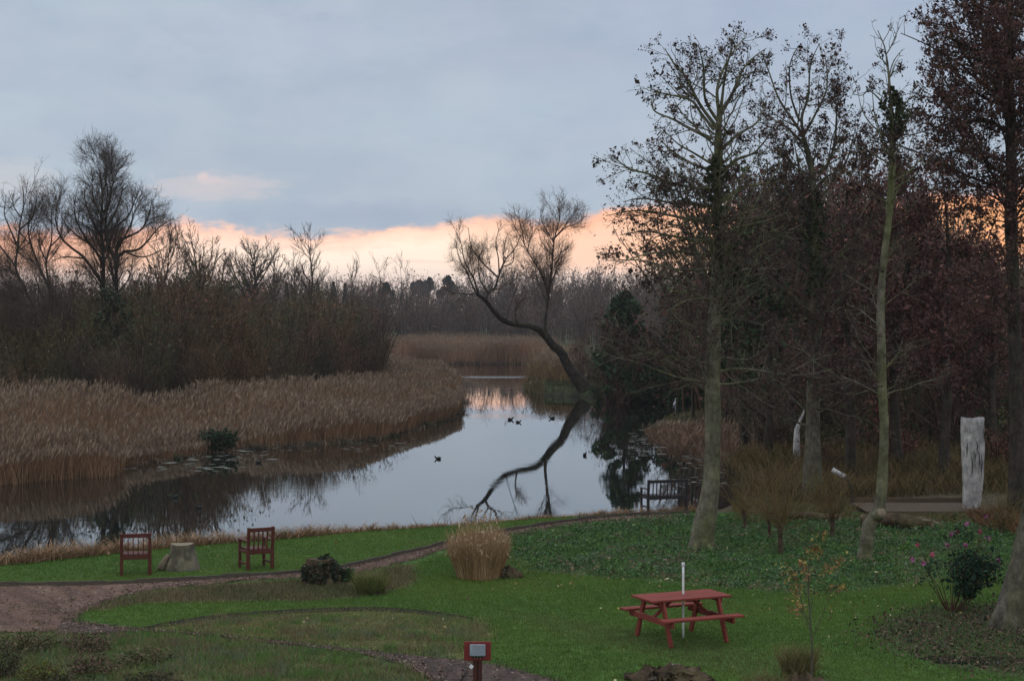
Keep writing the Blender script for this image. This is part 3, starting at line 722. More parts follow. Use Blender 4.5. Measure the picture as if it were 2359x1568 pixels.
# dead sedge along the near bank
geo = Geo()
be = np.array([g(x, y)[:2] for x, y in LAWN_EDGE]); bw = np.array([bank(x, y) for x, y in LAWN_EDGE])
K = 400; A_ = resample(np.c_[be, np.zeros(len(be))], K)[:, :2]; B_ = resample(np.c_[bw, np.zeros(len(bw))], K)[:, :2]
n = 44000; i0 = rr.integers(0, K, n); t = rr.uniform(-0.15, 1.0, (n, 1)); p = A_[i0] * (1 - t) + B_[i0] * t + rr.normal(0, 0.05, (n, 2))
xsheet = p[:, 0] / p[:, 1] * F + CX
hgt = np.interp(xsheet, [-700, 0, 250, 450, 700, 800, 950, 1200, 1600], [0.44, 0.42, 0.46, 0.38, 0.38, 0.35, 0.16, 0.17, 0.24]) * (0.6 + 0.6 * np.abs(np.sin(p[:, 0] * 2.3 + np.sin(p[:, 0] * 7.1))))
SEDGE = [(0.42, 0.26, 0.145), (0.35, 0.205, 0.11), (0.48, 0.32, 0.20), (0.25, 0.155, 0.085), (0.17, 0.14, 0.06)]
blades(geo, rr, ground3(p), hgt, 0.018, 0.5, SEDGE, 3, 0.5)
n = 520; i0 = rr.integers(0, K, n); t = rr.uniform(0.5, 1.0, (n, 1)); p = A_[i0] * (1 - t) + B_[i0] * t
cl2 = np.abs(np.sin(p[:, 0] * 1.1)) ** 2; xsheet = p[:, 0] / p[:, 1] * F + CX
m = (rr.uniform(0, 1, n) < cl2) & (xsheet < 1150); p = p[m]
blades(geo, rr, ground3(p), np.where(xsheet[m] > 520, 0.62, 0.45), 0.03, 0.16, [(0.17, 0.11, 0.07), (0.24, 0.15, 0.09), (0.10, 0.07, 0.05)], 2, 0.3)
tag(geo.build('bank_sedge', M_VEG), kind='stuff')

# ------------------------------------------------------------------ reed beds
REEDC = [(0.3248, 0.2038, 0.1133), (0.2688, 0.1620, 0.0887), (0.3696, 0.2403, 0.1417), (0.2240, 0.1306, 0.0739), (0.3024, 0.1985, 0.1294), (0.1792, 0.1202, 0.0739)]
PLUME = [(0.28, 0.21, 0.14), (0.23, 0.165, 0.11), (0.20, 0.14, 0.10)]
def reed_bed(name, rng, p, h, w, plume=0.5, cols=REEDC, lean=0.14, bend=0.2):
    ge_ = Geo(); b = ground3(p); b[:, 2] = np.maximum(b[:, 2], WZ - 0.05)
    hh = h * (0.85 + 0.15 * np.sin(p[:, 0] * 0.5 + 2 * np.sin(p[:, 1] * 0.23)))
    blades(ge_, rng, b, hh, w, lean, cols, 3, bend); tint(ge_, -1, len(p), 7, p, 1.0, (1.15, 1.1, 1.05), (0.72, 0.7, 0.68))
    m = rng.uniform(0, 1, len(p)) < plume; q = b[m].copy(); q[:, 2] += (hh[m] if np.ndim(hh) else hh) * rng.uniform(0.8, 1.1, m.sum()); q[:, :2] += rng.normal(0, 0.12, (m.sum(), 2))
    k = len(q); u = norm(np.stack([rng.normal(0.25, 0.3, k), rng.normal(0, 0.3, k), np.ones(k)], 1)); v = norm(np.cross(u, rng.normal(0, 1, (k, 3))))
    V = np.stack([q - u * 0.13, q + v * 0.028, q + u * 0.16, q - v * 0.028], 1).reshape(-1, 3)
    ge_.add(V, np.arange(4 * k).reshape(k, 4), None, np.repeat(np.array(PLUME)[rng.integers(0, 3, k)] * rng.uniform(0.75, 1.25, (k, 1)), 4, 0))
    return tag(ge_.build(name, M_VEG), kind='stuff')
rr = RNG(31)
FRONT = [(-900, 1175), (-350, 1145), (0, 1119), (100, 1109), (270, 1095), (291, 1071), (440, 1050), (520, 1036), (700, 1025), (880, 1008), (960, 983), (1044, 960), (1058, 938), (1058, 900)]
BACKD = [(-900, 84), (-350, 84), (0, 84), (300, 84), (420, 90), (560, 96), (700, 104), (850, 114), (1000, 113), (1062, 108)]
fw = resample(np.array([np.append(wl(x, y), 0) for x, y in FRONT]), 160)[:, :2]
bwp = np.array([[(x - CX) * D / F, D] for x, D in BACKD])
BED = np.concatenate([fw, bwp[::-1]])
p1 = sample(rr, BED, 52000)
i0 = rr.integers(0, 160, 42000); back_dir = np.array([-0.05, 1.0])
p2 = fw[i0] + back_dir * (np.abs(rr.normal(0, 2.6, 42000)) + 0.1)[:, None] + rr.normal(0, 0.18, (42000, 2))
p2 = p2[in_poly(p2, BED)]
p = np.concatenate([p1, p2]); p = p[gz(p) > WZ - 0.45]
dfr = poly_dist(p, RIV)
xsh = p[:, 0] / p[:, 1] * F + CX
cap_ = np.interp(xsh, [-900, 0, 300, 520, 700, 1060], [2.3, 2.3, 2.2, 2.0, 2.0, 1.75])
front_h = np.interp(xsh, [-900, 0, 250, 300, 520, 640, 760, 1060], [1.35, 1.25, 1.0, 0.5, 0.6, 0.75, 0.85, 1.0])
cap_ = cap_ * (1 + .10 * drift(p, .45) + .08 * drift(p, 2.1))
hts = front_h + (cap_ - front_h) * np.clip(dfr / np.interp(xsh, [0, 520, 800, 1060], [7, 11, 8, 6]), 0, 1)
reed_bed('reed_bed', rr, p, hts, 0.022)
geo = Geo(); ke = 190
for k in range(ke):
    i_ = int(rr.integers(40, 158)); c0 = fw[i_] + np.array([rr.normal(0, .25), rr.uniform(-.7, .25)]); nb = int(rr.integers(14, 46)); q_ = c0 + rr.normal(0, rr.uniform(.08, .30), (nb, 2))
    pal = [[(0.075, 0.058, 0.038), (0.10, 0.075, 0.05)], [(0.05, 0.06, 0.03), (0.065, 0.07, 0.035)], [(0.20, 0.14, 0.085), (0.16, 0.11, 0.07)], [(0.035, 0.032, 0.025), (0.05, 0.042, 0.03)]][int(rr.integers(0, 4))]
    blades(geo, rr, np.c_[q_, np.full(nb, WZ - .03)], rr.uniform(.12, .42), 0.03, 0.6, pal, 3, .7)
tag(geo.build('muddy_tussocks', M_VEG), kind='stuff')
# second bed beyond, and the reeds that join it on the left
FARB = np.array([wl(890, 846), wl(960, 838.5), wl(1100, 837.5), wl(1228, 839.5), wl(1245, 848)] + [[(1290 - CX) * 222 / F, 222], [(1150 - CX) * 250 / F, 250], [(870 - CX) * 250 / F, 250], [(860 - CX) * 200 / F, 200]])
p = sample(rr, FARB, 16000)
i0 = rr.uniform(890, 1235, 8000); pf = np.array([wl(x, 838.5) for x in i0]) + np.stack([rr.normal(0, .3, 8000), np.abs(rr.normal(0, 4, 8000)) + 0.3], 1)
p = np.concatenate([p, pf])
reed_bed('far_reed_bed', rr, p, 2.45, 0.05, 0.5, [(0.30, 0.19, 0.125), (0.25, 0.155, 0.10), (0.34, 0.22, 0.145)])
p = pf[:2600] + np.array([0, -.7]) + rr.normal(0, .35, (2600, 2)); geo = Geo(); blades(geo, rr, np.c_[p, np.full(2600, WZ - .05)], .6 * (.4 + np.abs(drift(p, .8)) * 1.3), .06, .5, [(0.06, 0.045, 0.035), (0.09, 0.065, 0.05), (0.05, 0.05, 0.03)], 3, .5); tag(geo.build('dark_waterside_sedge', M_VEG), kind='stuff')
JOIN = np.array([[(1064 - CX) * 120 / F, 120], [(1052 - CX) * 150 / F, 150], wl(1030, 871), wl(955, 859), wl(893, 846), [(850 - CX) * 190 / F, 190], [(830 - CX) * 150 / F, 150], [(840 - CX) * 116 / F, 116], [(1000 - CX) * 112 / F, 112]])
p = sample(rr, JOIN, 16000)
reed_bed('side_reed_bed', rr, p, 1.25, 0.04)
# tussocks in the shallows by the leaning tree, and the rusty growth on the right bank
PT = np.array([[(1212 - CX) * 200 / F, 200], wl(1246, 848), wl(1222, 868), [(1232 - CX) * 131 / F, 131], [(1318 - CX) * 127 / F, 127], [(1345 - CX) * 150 / F, 150], [(1340 - CX) * 215 / F, 215]])
p = sample(rr, PT, 16000); reed_bed('point_reeds', rr, p, 1.7, 0.045, 0.3, [(0.22, 0.145, 0.075), (0.17, 0.115, 0.06), (0.13, 0.10, 0.05), (0.25, 0.17, 0.09)], .2, .25)
TIP = np.array([wl(1222, 908), wl(1256, 910), [(1256 - CX) * 122 / F, 122], wl(1240, 880), wl(1205, 893)])
p = sample(rr, TIP, 700); reed_bed('shallows_reeds', rr, p, 0.9, 0.045, 0.1, [(0.20, 0.15, 0.08), (0.15, 0.12, 0.06), (0.11, 0.12, 0.05)])
RB = np.array([wl(1483, 992), wl(1500, 1012), wl(1580, 1045), wl(1660, 1072), wl(1800, 1062), wl(2000, 1052), wl(2000, 1000), wl(1790, 985), wl(1650, 990), wl(1560, 996)])
p = sample(rr, RB, 14000)
reed_bed('rusty_bank_growth', rr, p, 0.50, 0.03, 0.05, [(0.22, 0.125, 0.095), (0.17, 0.10, 0.075), (0.25, 0.15, 0.11), (0.13, 0.105, 0.055), (0.19, 0.13, 0.075)], 0.5, 0.5)
MG = np.array([wl(1530, 985), wl(1530, 964), wl(1690, 940), wl(2350, 940), wl(2350, 1000), wl(2000, 1002), wl(1780, 985), wl(1650, 992)])
p = sample(rr, MG, 13000); p = p[gz(p) > WZ + .15]; geo = Geo(); blades(geo, rr, ground3(p), 0.20, 0.05, 0.6, [(0.085, 0.105, 0.04), (0.11, 0.115, 0.045), (0.14, 0.105, 0.06), (0.10, 0.08, 0.05)], 1); tag(geo.build('mossy_bank_grass', M_VEG), kind='stuff')
RB2 = np.array([wl(1702, 1150), wl(1727, 1120), wl(1668, 1073), wl(1700, 1062), wl(2000, 1056), wl(2210, 1062), wl(2500, 1066), wl(2500, 1165), wl(2150, 1165), wl(1960, 1190), wl(1830, 1195), wl(1700, 1175)])
p = sample(rr, RB2, 13000)
bx = p[:, 0] / p[:, 1] * F + CX; p = p[~((bx > 1940) & (bx < 2225) & (p[:, 1] > 45.7) & (p[:, 1] < 48.8))]
reed_bed('olive_sedge', rr, p, 0.85, 0.03, 0.0, [(0.15, 0.11, 0.042), (0.13, 0.095, 0.045), (0.075, 0.075, 0.03), (0.15, 0.10, 0.05)], 0.3, 0.4)
WG = np.array([g(x, y)[:2] for x, y in [(1690, 1150), (1960, 1150), (1962, 1186), (2225, 1190), (2225, 1204), (1690, 1204)]])
p = sample(rr, WG, 9000); p = p[gz(p) > WZ + .05]; geo = Geo(); blades(geo, rr, ground3(p), .17 + .10 * drift(p, 1.5), .02, .6, [(0.15, 0.12, 0.048), (0.12, 0.115, 0.042), (0.19, 0.13, 0.065), (0.085, 0.11, 0.036)], 2, .5); tag(geo.build('wet_edge_grass', M_VEG), kind='stuff')
BK = np.array([g(2225, 1185)[:2], g(2700, 1185)[:2], g(2700, 1255)[:2], g(2340, 1240)[:2], g(2250, 1215)[:2]])
p = sample(rr, BK, 3500)
reed_bed('dead_bracken', rr, p, 0.62, 0.028, 0.0, [(0.19, 0.10, 0.045), (0.14, 0.075, 0.035), (0.22, 0.125, 0.06)], 0.4, 0.6)

p = sample(rr, Z_POINT, 9000); p = p[gz(p) > WZ + .1]; geo = Geo(); blades(geo, rr, ground3(p), 0.22, 0.05, 0.5, [(0.065, 0.085, 0.036), (0.085, 0.09, 0.042), (0.11, 0.095, 0.055), (0.05, 0.055, 0.03)], 1); tag(geo.build('rough_bank_grass', M_VEG), kind='stuff')
# floating leaves on the water
geo = Geo(); rr = RNG(41)
def pads(xr, yr, n):
    x = rr.uniform(*xr, n); y = rr.uniform(*yr, n)
    q = np.array([np.append(wl(a, b), WZ) for a, b in zip(x, y)]); return q[in_poly(q, RIV)]
pp = np.concatenate([pads((270, 560), (1050, 1085), 100), pads((520, 960), (1005, 1040), 110), pads((1450, 1580), (990, 1060), 90), pads((1560, 1720), (1040, 1120), 110), pads((380, 640), (1030, 1060), 110)])
K = 7
for q in pp:
    r_ = 0.03 + 0.16 * rr.uniform(0, 1) ** 2.2; th = np.linspace(0, 2 * np.pi, K, endpoint=False)
    ring = np.stack([q[0] + r_ * np.cos(th) * rr.uniform(.8, 1.6), q[1] + r_ * np.sin(th), np.full(K, WZ + 0.006)], 1)
    geo.add(np.concatenate([ring, [[q[0], q[1], WZ + 0.008]]]), None, [(k, (k + 1) % K, K) for k in range(K)], np.array([(0.10, 0.11, 0.07), (0.16, 0.15, 0.12), (0.06, 0.07, 0.04)][int(rr.integers(0, 3))]))
tag(geo.build('floating_leaves', attr_mat('wet_leaves', 0.55, 0.25)), kind='stuff')

# ------------------------------------------------------------------ thin evening haze
bm = bmesh.new(); box(bm, (0, 520, 9.3), (2600, 1240, 24.0), None, 0)
hz_m = bpy.data.materials.new('haze'); hz_m.use_nodes = True; hn = hz_m.node_tree; hn.nodes.clear()
ho = hn.nodes.new('ShaderNodeOutputMaterial'); hv_ = hn.nodes.new('ShaderNodeVolumePrincipled')
hv_.inputs['Density'].default_value = 0.00022; hv_.inputs['Color'].default_value = (0.86, 0.84, 0.86, 1); hn.links.new(hv_.outputs[0], ho.inputs['Volume'])
tag(bobj('haze', bm, hz_m), kind='stuff')
# ================================================================== THINGS IN THE GARDEN
# ---- garden chairs and bench, seen from behind
def garden_seat(name, label, cat, width, nslat, mat, loc, rz, group=None, height=0.88):
    root = empty(name, loc, label, cat, group, rz)
    hw = width / 2 - 0.03; dp = 0.50; rake = 0.05
    for s in (-1, 1):
        bm = bmesh.new(); beam(bm, (s * hw, 0, 0), (s * hw, 0, 0.40), 0.068, 0.068, (1, 0, 0)); beam(bm, (s * hw, 0.0, 0.40), (s * hw, -rake, height), 0.068, 0.06, (1, 0, 0)); bobj('rear_leg', bm, mat, root)
        bm = bmesh.new(); beam(bm, (s * hw, dp, 0), (s * hw, dp, 0.60), 0.055, 0.055, (1, 0, 0)); bobj('front_leg', bm, mat, root)
        bm = bmesh.new(); box(bm, (s * hw, dp / 2 - 0.01, 0.617), (0.075, dp + 0.10, 0.03)); bobj('armrest', bm, mat, root)
        bm = bmesh.new(); box(bm, (s * hw, dp / 2, 0.13), (0.03, dp - 0.05, 0.045)); bobj('stretcher', bm, mat, root)
        bm = bmesh.new(); box(bm, (s * hw, dp / 2, 0.375), (0.035, dp - 0.05, 0.06)); bobj('seat_rail', bm, mat, root)
    bm = bmesh.new()
    for k in range(6): box(bm, (0, 0.07 + k * 0.083, 0.425), (2 * hw - 0.062, 0.068, 0.022))
    box(bm, (0, dp, 0.375), (2 * hw - 0.058, 0.035, 0.075)); box(bm, (0, 0.30, 0.39), (2 * hw - 0.06, 0.035, 0.045))
    bobj('seat', bm, mat, root)
    b = bobj('back_rail', (lambda q: (beam(q, (-hw + 0.03, -rake * 0.9, height - 0.055), (hw - 0.03, -rake * 0.9, height - 0.055), 0.035, 0.085), q)[1])(bmesh.new()), mat, root)
    bobj('lower_rail', (lambda q: (beam(q, (-hw + 0.03, -0.004, 0.375), (hw - 0.03, -0.004, 0.375), 0.036, 0.085), q)[1])(bmesh.new()), mat, root)
    for k in range(nslat):
        x = (-hw + 0.03) + (2 * hw - 0.06) * (k + 1) / (nslat + 1)
        bm = bmesh.new(); beam(bm, (x, -0.003, 0.416), (x, -rake * 0.82, height - 0.092), 0.054 if nslat < 6 else 0.05, 0.018, (1, 0, 0), 0.003); bobj('back_slat', bm, mat, root)
    return root
pl = (g(277.9, 1326.5) + g(347.3, 1323.5)) / 2
garden_seat('garden_chair', 'red brown wooden garden armchair seen squarely from behind, left of the tree stump', 'chair', 0.63, 4, M_CHAIR, pl, math.radians(13), 'wooden armchairs on the lawn')
pr = (g(568.9, 1312.5) + g(630, 1310.5)) / 2
garden_seat('garden_chair', 'red brown wooden garden armchair turned slightly left, showing one arm, right of the tree stump', 'chair', 0.60, 4, M_CHAIR, pr, math.radians(29), 'wooden armchairs on the lawn', 0.90)
pb = g(1537, 1177.5)
garden_seat('garden_bench', 'dark weathered wooden bench at the edge of the water, beside the tall alder trunk', 'bench', 1.17, 9, M_BENCH, pb, math.radians(17))

# ---- picnic table
root = empty('picnic_table', (2.80, 28.72, 0), 'red stained wooden picnic table with built-in benches on the lawn', 'picnic table', None, math.radians(24.5))
for s in (-1, 1):
    for q in (-1, 1):
        bm = bmesh.new(); beam(bm, (s * 0.52, q * 0.58, 0.0), (s * 0.52, q * 0.30, 0.695), 0.045, 0.095, (0, 1, 0.001)); bobj('leg', bm, M_TABLE, root)
    bm = bmesh.new(); box(bm, (s * 0.569, 0, 0.385), (0.045, 1.46, 0.095)); bobj('seat_beam', bm, M_TABLE, root)
    bm = bmesh.new(); box(bm, (s * 0.569, 0, 0.668), (0.045, 0.66, 0.07)); bobj('top_beam', bm, M_TABLE, root)
    bm = bmesh.new(); beam(bm, (s * 0.54, 0, 0.39), (s * 0.15, 0, 0.69), 0.07, 0.04); bobj('brace', bm, M_TABLE, root)
bm = bmesh.new(); box(bm, (0, 0, 0.681), (0.09, 0.60, 0.035)); bobj('batten', bm, M_TABLE, root)
bm = bmesh.new()
for k in range(5): box(bm, (0, -0.292 + 0.146 * k, 0.72), (1.50, 0.137, 0.036), None, 0.005)
bobj('tabletop', bm, M_TABLE, root)
for q in (-1, 1):
    bm = bmesh.new()
    for k in (-1, 1): box(bm, (0, q * 0.655 + k * 0.052, 0.452), (1.50, 0.098, 0.038), None, 0.005)
    bobj('seat', bm, M_TABLE, root)
geo = Geo(); tube1(geo, [(0, 0, 0.0), (0, 0, 0.6), (0, 0, 1.21)], [0.0185], 14, 8)
tube1(geo, [(0, 0, 1.20), (0, 0, 1.26)], [0.025], 14, 4)
pole = geo.build('parasol_pole', M_WHITE, smooth=True, loc=(2.84, 28.80, 0.0)); tag(pole, 'bare white parasol pole standing upright through the red picnic table', 'pole')

# ---- notice post near the bottom edge
root = empty('notice_post', (at(1100, 1498, 23.4)[0], 23.4, 0), 'brown wooden post with a red board and grey plate, cut off by the bottom edge', 'post')
zc = at(1100, 1498, 23.4)[2]
bm = bmesh.new(); box(bm, (-0.034, 0.03, (zc - 0.02) / 2), (0.058, 0.07, zc - 0.02)); box(bm, (0.034, 0.03, (zc - 0.02) / 2), (0.058, 0.07, zc - 0.02)); box(bm, (0, 0.034, (zc - 0.12) / 2), (0.02, 0.05, zc - 0.12)); bobj('post', bm, M_POST, root)
bm = bmesh.new(); box(bm, (0, -0.018, zc), (0.365, 0.024, 0.258)); bobj('board', bm, M_REDPAINT, root)
bm = bmesh.new(); box(bm, (0.003, -0.055, zc + 0.018), (0.212, 0.05, 0.158), Euler((math.radians(-8), 0, 0)), 0.01); bobj('plate', bm, M_PLATE, root)
for k, x in enumerate((-0.038, 0.0, 0.04)):
    bm = bmesh.new(); box(bm, (x, -0.042, zc - 0.09), (0.012, 0.022, 0.035), None, 0.003); bobj('fixing', bm, M_ENDGRAIN, root)
bm = bmesh.new(); box(bm, (0, -0.034, zc - 0.078), (0.14, 0.012, 0.03), None, 0.003); bobj('bracket', bm, M_DARK, root)
bm = bmesh.new(); box(bm, (-0.083, -0.012, zc - 0.212), (0.05, 0.003, 0.05), Euler((0, math.radians(38), 0)), 0.001); bobj('tag', bm, M_PAPER, root)

# ---- stumps and roots
def stump_geo(r0, r1, h, lob, seed, flare=1.0, tilt=(0, 0), S=40, K=12):
    rr = RNG(seed); th = np.linspace(0, 2 * np.pi, S, endpoint=False); ph = rr.uniform(0, 6.28, 6)
    ge_ = Geo(); rings = []
    for k in range(K):
        t = k / (K - 1)
        r = r1 + (r0 - r1) * (1 - t) ** (1.6 * flare)
        w = 1 + lob * (1 - 0.6 * t) * (0.5 * np.sin(3 * th + ph[0]) + 0.35 * np.sin(5 * th + ph[1]) + 0.3 * np.sin(8 * th + ph[2])) + 0.03 * rr.normal(0, 1, S)
        rings.append(np.stack([tilt[0] * t + r * w * np.cos(th), tilt[1] * t + r * w * np.sin(th), np.full(S, h * t) + (0.012 * np.sin(2 * th + ph[3]) if k == K - 1 else 0)], 1))
    V = np.concatenate(rings); i_ = np.arange(K * S).reshape(K, S); i2 = np.roll(i_, -1, 1)
    q = np.stack([i_[:-1], i2[:-1], i2[1:], i_[1:]], -1).reshape(-1, 4)
    ge_.add(V, q)
    top = Geo(); c = rings[-1].mean(0) + [0, 0, -0.015]
    top.add(np.concatenate([rings[-1] + [0, 0, 0.0015], [c]]), None, [(k, (k + 1) % S, S) for k in range(S)])
    return ge_, top
p = g(419, 1311)
root = empty('tree_stump', p, 'broad pale grey tree stump with a flared base between the two garden chairs', 'stump')
a, b = stump_geo(0.36, 0.24, 0.54, 0.16, 12)
a.build('trunk', M_STUMP, root, True); b.build('cut_top', M_ENDGRAIN, root)
geo = Geo(); tube1(geo, [(-0.42, -0.12, 0.02), (-0.35, -0.16, 0.16), (-0.25, -0.17, 0.33)], [0.09, 0.07, 0.035], 8, 7, rough=0.08)
geo.build('root_spur', M_ENDGRAIN, root)

def leaf_cloud(rng, n, rad, c=(0, 0, 0), shell=0.5, lump=0.25):
    d = norm(rng.normal(0, 1, (n, 3))); r = rng.uniform(shell, 1, n) ** 0.7
    th = np.arctan2(d[:, 1], d[:, 0])
    r = r * (1 + lump * np.sin(3 * th + 2 * d[:, 2] * 3) * np.cos(5 * d[:, 2] + th))
    return d * r[:, None] * np.asarray(rad) + np.asarray(c)

def leafy(name, label, cat, loc, rad, n, size, pal, stems=24, group=None, seed=1, stemc=(0.06, 0.045, 0.03), zc=None, asp=0.55):
    rng = RNG(seed); root = empty(name, loc, label, cat, group)
    zc = rad[2] * 0.9 if zc is None else zc
    ge_ = Geo(); pts = leaf_cloud(rng, n, rad, (0, 0, zc), 0.35); pts[:, 2] = np.maximum(pts[:, 2], 0.015)
    add_leaves(ge_, rng, pts, size, pal, asp); ge_.build('foliage', M_VEG, root)
    ge_ = Geo(); tips = leaf_cloud(rng, stems, np.array(rad) * 0.95, (0, 0, zc), 0.6)
    P = np.stack([resample([(t[0] * 0.15, t[1] * 0.15, 0), (t[0] * 0.5, t[1] * 0.5, max(t[2], 0.03) * 0.55), (t[0], t[1], max(t[2], 0.03))], 5) for t in tips])
    V, q = tubes(P, np.tile(np.linspace(0.011, 0.004, 5), (len(P), 1)), 4); ge_.add(V, q, None, stemc); ge_.build('stems', M_TWIG, root)
    return root

root = empty('ivy_stump', g(737, 1344), 'rotten dark stump overgrown with ivy beside the bark path', 'stump')
a, b = stump_geo(0.34, 0.24, 0.50, 0.25, 15); a.build('trunk', M_LOG, root, True); b.build('broken_top', M_LOG, root)
geo = Geo(); rr = RNG(16); pt = leaf_cloud(rr, 1700, (0.38, 0.36, 0.31), (0.02, -0.02, 0.24), 0.7, 0.14); pt[:, 2] = np.abs(pt[:, 2])
pt = pt[~((pt[:, 2] > 0.40) & (pt[:, 0] < 0.02))]
add_leaves(geo, rr, pt, 0.034, [(0.035, 0.05, 0.028), (0.05, 0.055, 0.034), (0.09, 0.07, 0.045), (0.028, 0.038, 0.024)], 0.8); geo.build('ivy', M_VEG, root)
leafy('garden_plant', 'small dark green leafy plant just right of the ivy-covered stump', 'plant', g(800, 1342), (0.15, 0.15, 0.17), 320, 0.034, [(0.025, 0.06, 0.025), (0.035, 0.08, 0.03), (0.05, 0.075, 0.03)], 14, seed=18)

def tuft(name, label, loc, r, h, n, w, pal, seed, lean=0.3, bend=0.35, base=None, group=None, plume=None, upright=False):
    rng = RNG(seed); root = empty(name, loc, label, 'grass clump', group)
    q = rng.normal(0, 1, (n, 2)); q = q / np.maximum(1, np.linalg.norm(q, axis=1, keepdims=True)) * r
    ge_ = Geo(); b = np.c_[q, np.zeros(n)]
    hh = np.full(n, h) * (1 - 0.28 * np.linalg.norm(q, axis=1) / r) if upright else h
    if upright:
        b[:, :2] *= .88; hh = h * (1 - 0.38 * (np.linalg.norm(q, axis=1) / r) ** 2) * rng.uniform(.72, 1.05, n)
        blades(ge_, rng, b, hh, w, lean, pal, 3, bend, .25, q * (.11 / r))
    else: blades(ge_, rng, b, hh, w, lean, pal, 3, bend)
    ge_.build('blades', M_VEG, root)
    if plume:
        k = plume; q2 = q[rng.integers(0, n, k)]; z = h * (1 - 0.42 * (np.linalg.norm(q2, axis=1) / r) ** 2) * rng.uniform(0.55, 1.12, k)
        c = np.c_[q2 * 1.15 + rng.normal(0, 0.05, (k, 2)), z]; ge_ = Geo()
        add_leaves(ge_, rng, c, 0.036, [(0.42, 0.30, 0.19), (0.36, 0.25, 0.155), (0.48, 0.36, 0.24)], 0.28, -1.8); ge_.build('seed_heads', M_VEG, root)
    if base:
        ge_ = Geo(); pt = leaf_cloud(rng, 260, (r * 1.25, r * 1.1, h * 0.22), (0.02, -0.02, h * 0.1), 0.4); pt[:, 2] = np.abs(pt[:, 2]) + 0.01
        add_leaves(ge_, rng, pt, 0.04, base, 0.35); ge_.build('dead_base', M_VEG, root)
    return root
tuft('ornamental_grass', 'tall straw coloured clump of ornamental grass standing alone on the lawn', g(1103, 1329), 0.50, 1.34, 4200, 0.012, [(0.4600, 0.3024, 0.1522), (0.3795, 0.2408, 0.1208), (0.5290, 0.3696, 0.1995), (0.2990, 0.1848, 0.0945)], 51, 0.08, 0.14, plume=1300, upright=True)
tuft('grass_tussock', 'low yellow green grass tussock beside the path, right of the ivy-covered stump', g(853, 1366), 0.24, 0.46, 900, 0.012, [(0.13, 0.17, 0.04), (0.17, 0.18, 0.055), (0.09, 0.14, 0.035), (0.20, 0.15, 0.07)], 52, 0.3, 0.35, [(0.12, 0.08, 0.055), (0.09, 0.06, 0.045), (0.06, 0.045, 0.035)])
tuft('grass_tussock', 'straw coloured grass tussock at the foot of the yellow leaved sapling', g(1838, 1560), 0.20, 0.50, 800, 0.011, [(0.20, 0.15, 0.065), (0.14, 0.14, 0.05), (0.24, 0.185, 0.09), (0.11, 0.12, 0.045)], 53, 0.24, 0.25)
tuft('grass_tussock', 'thin straw grass tussock on the bottom edge, left of the sapling', g(1768, 1600), 0.22, 0.38, 420, 0.011, [(0.20, 0.15, 0.07), (0.12, 0.13, 0.045), (0.16, 0.12, 0.06)], 54, 0.45, 0.4)

def root_mound(name, label, loc, r, h, seed, n=16, mat=M_LOG, sx=1.0, cat='root', pale=None):
    rng = RNG(seed); root = empty(name, loc, label, cat)
    S, K = 36, 9; th = np.linspace(0, 2 * np.pi, S, endpoint=False); ph = rng.uniform(0, 6.28, 8); ge_ = Geo(); V = []
    for k in range(K):
        t = k / (K - 1); rr_ = r * np.cos(t * 1.5) * (1 + .22 * np.sin(3 * th + ph[0] + t) + .16 * np.sin(5 * th + ph[1] - 2 * t) + .14 * np.sin(11 * th + ph[2]) + .14 * rng.normal(0, 1, S))
        zz = h * np.sin(t * 1.5) * (.72 + .28 * np.sin(2 * th + ph[3]) + .22 * np.sin(5 * th + ph[4]) * (1 - t)) + .05 * rng.normal(0, 1, S)
        V.append(np.stack([rr_ * np.cos(th) * sx, rr_ * np.sin(th) * .8, np.maximum(zz, -.02)], 1))
    V = np.concatenate(V); i_ = np.arange(K * S).reshape(K, S); i2 = np.roll(i_, -1, 1)
    ge_.add(np.concatenate([V, [V[-S:].mean(0)]]), np.stack([i_[:-1], i2[:-1], i2[1:], i_[1:]], -1).reshape(-1, 4), [((K - 1) * S + k, (K - 1) * S + (k + 1) % S, K * S) for k in range(S)])
    ge_.build('stump', mat, root, False)
    for k in range(n):
        a0 = rng.uniform(0, 6.28); q = rng.uniform(.2, .8) * r; z0 = h * rng.uniform(.2, .8); p0 = np.array([math.cos(a0) * q * sx, math.sin(a0) * q * .8, z0])
        d = norm(np.array([[rng.normal(0, 1) * sx, rng.normal(0, .8), rng.uniform(-.35, .45)]]))[0]; l = r * rng.uniform(.3, .75)
        p1 = p0 + d * l * .5 + rng.normal(0, .02, 3); p2_ = p0 + d * l + np.array([0, 0, -rng.uniform(0, .08)]) + rng.normal(0, .03, 3); p2_[2] = max(p2_[2], .01)
        ge_ = Geo(); tube1(ge_, [p0, p1, p2_], [0.026 * rng.uniform(.6, 1.5), 0.02, 0.007], 6, 7, rough=0.10, seed=seed + k)
        ge_.build('root', (pale or mat) if k % 3 == 0 else mat, root)
    return root
root_mound('driftwood_root', 'tangled grey driftwood root lying against the tall straw grass clump', g(1170, 1329), 0.21, 0.22, 61, 22, M_LOG, 1.2, 'root', M_STUMP)
root_mound('tree_root', 'low dark dug-up stump with spreading roots on the bottom edge of the lawn', g(1552, 1566), 0.36, 0.20, 62, 26, M_LOG, 1.35, 'root', M_STUMP)
root_mound('soil_mound', 'dark red brown mound of peaty roots under the yellow leaved sapling', g(1855, 1592), 0.32, 0.20, 63, 22, M_LOG, 1.15, 'mound')

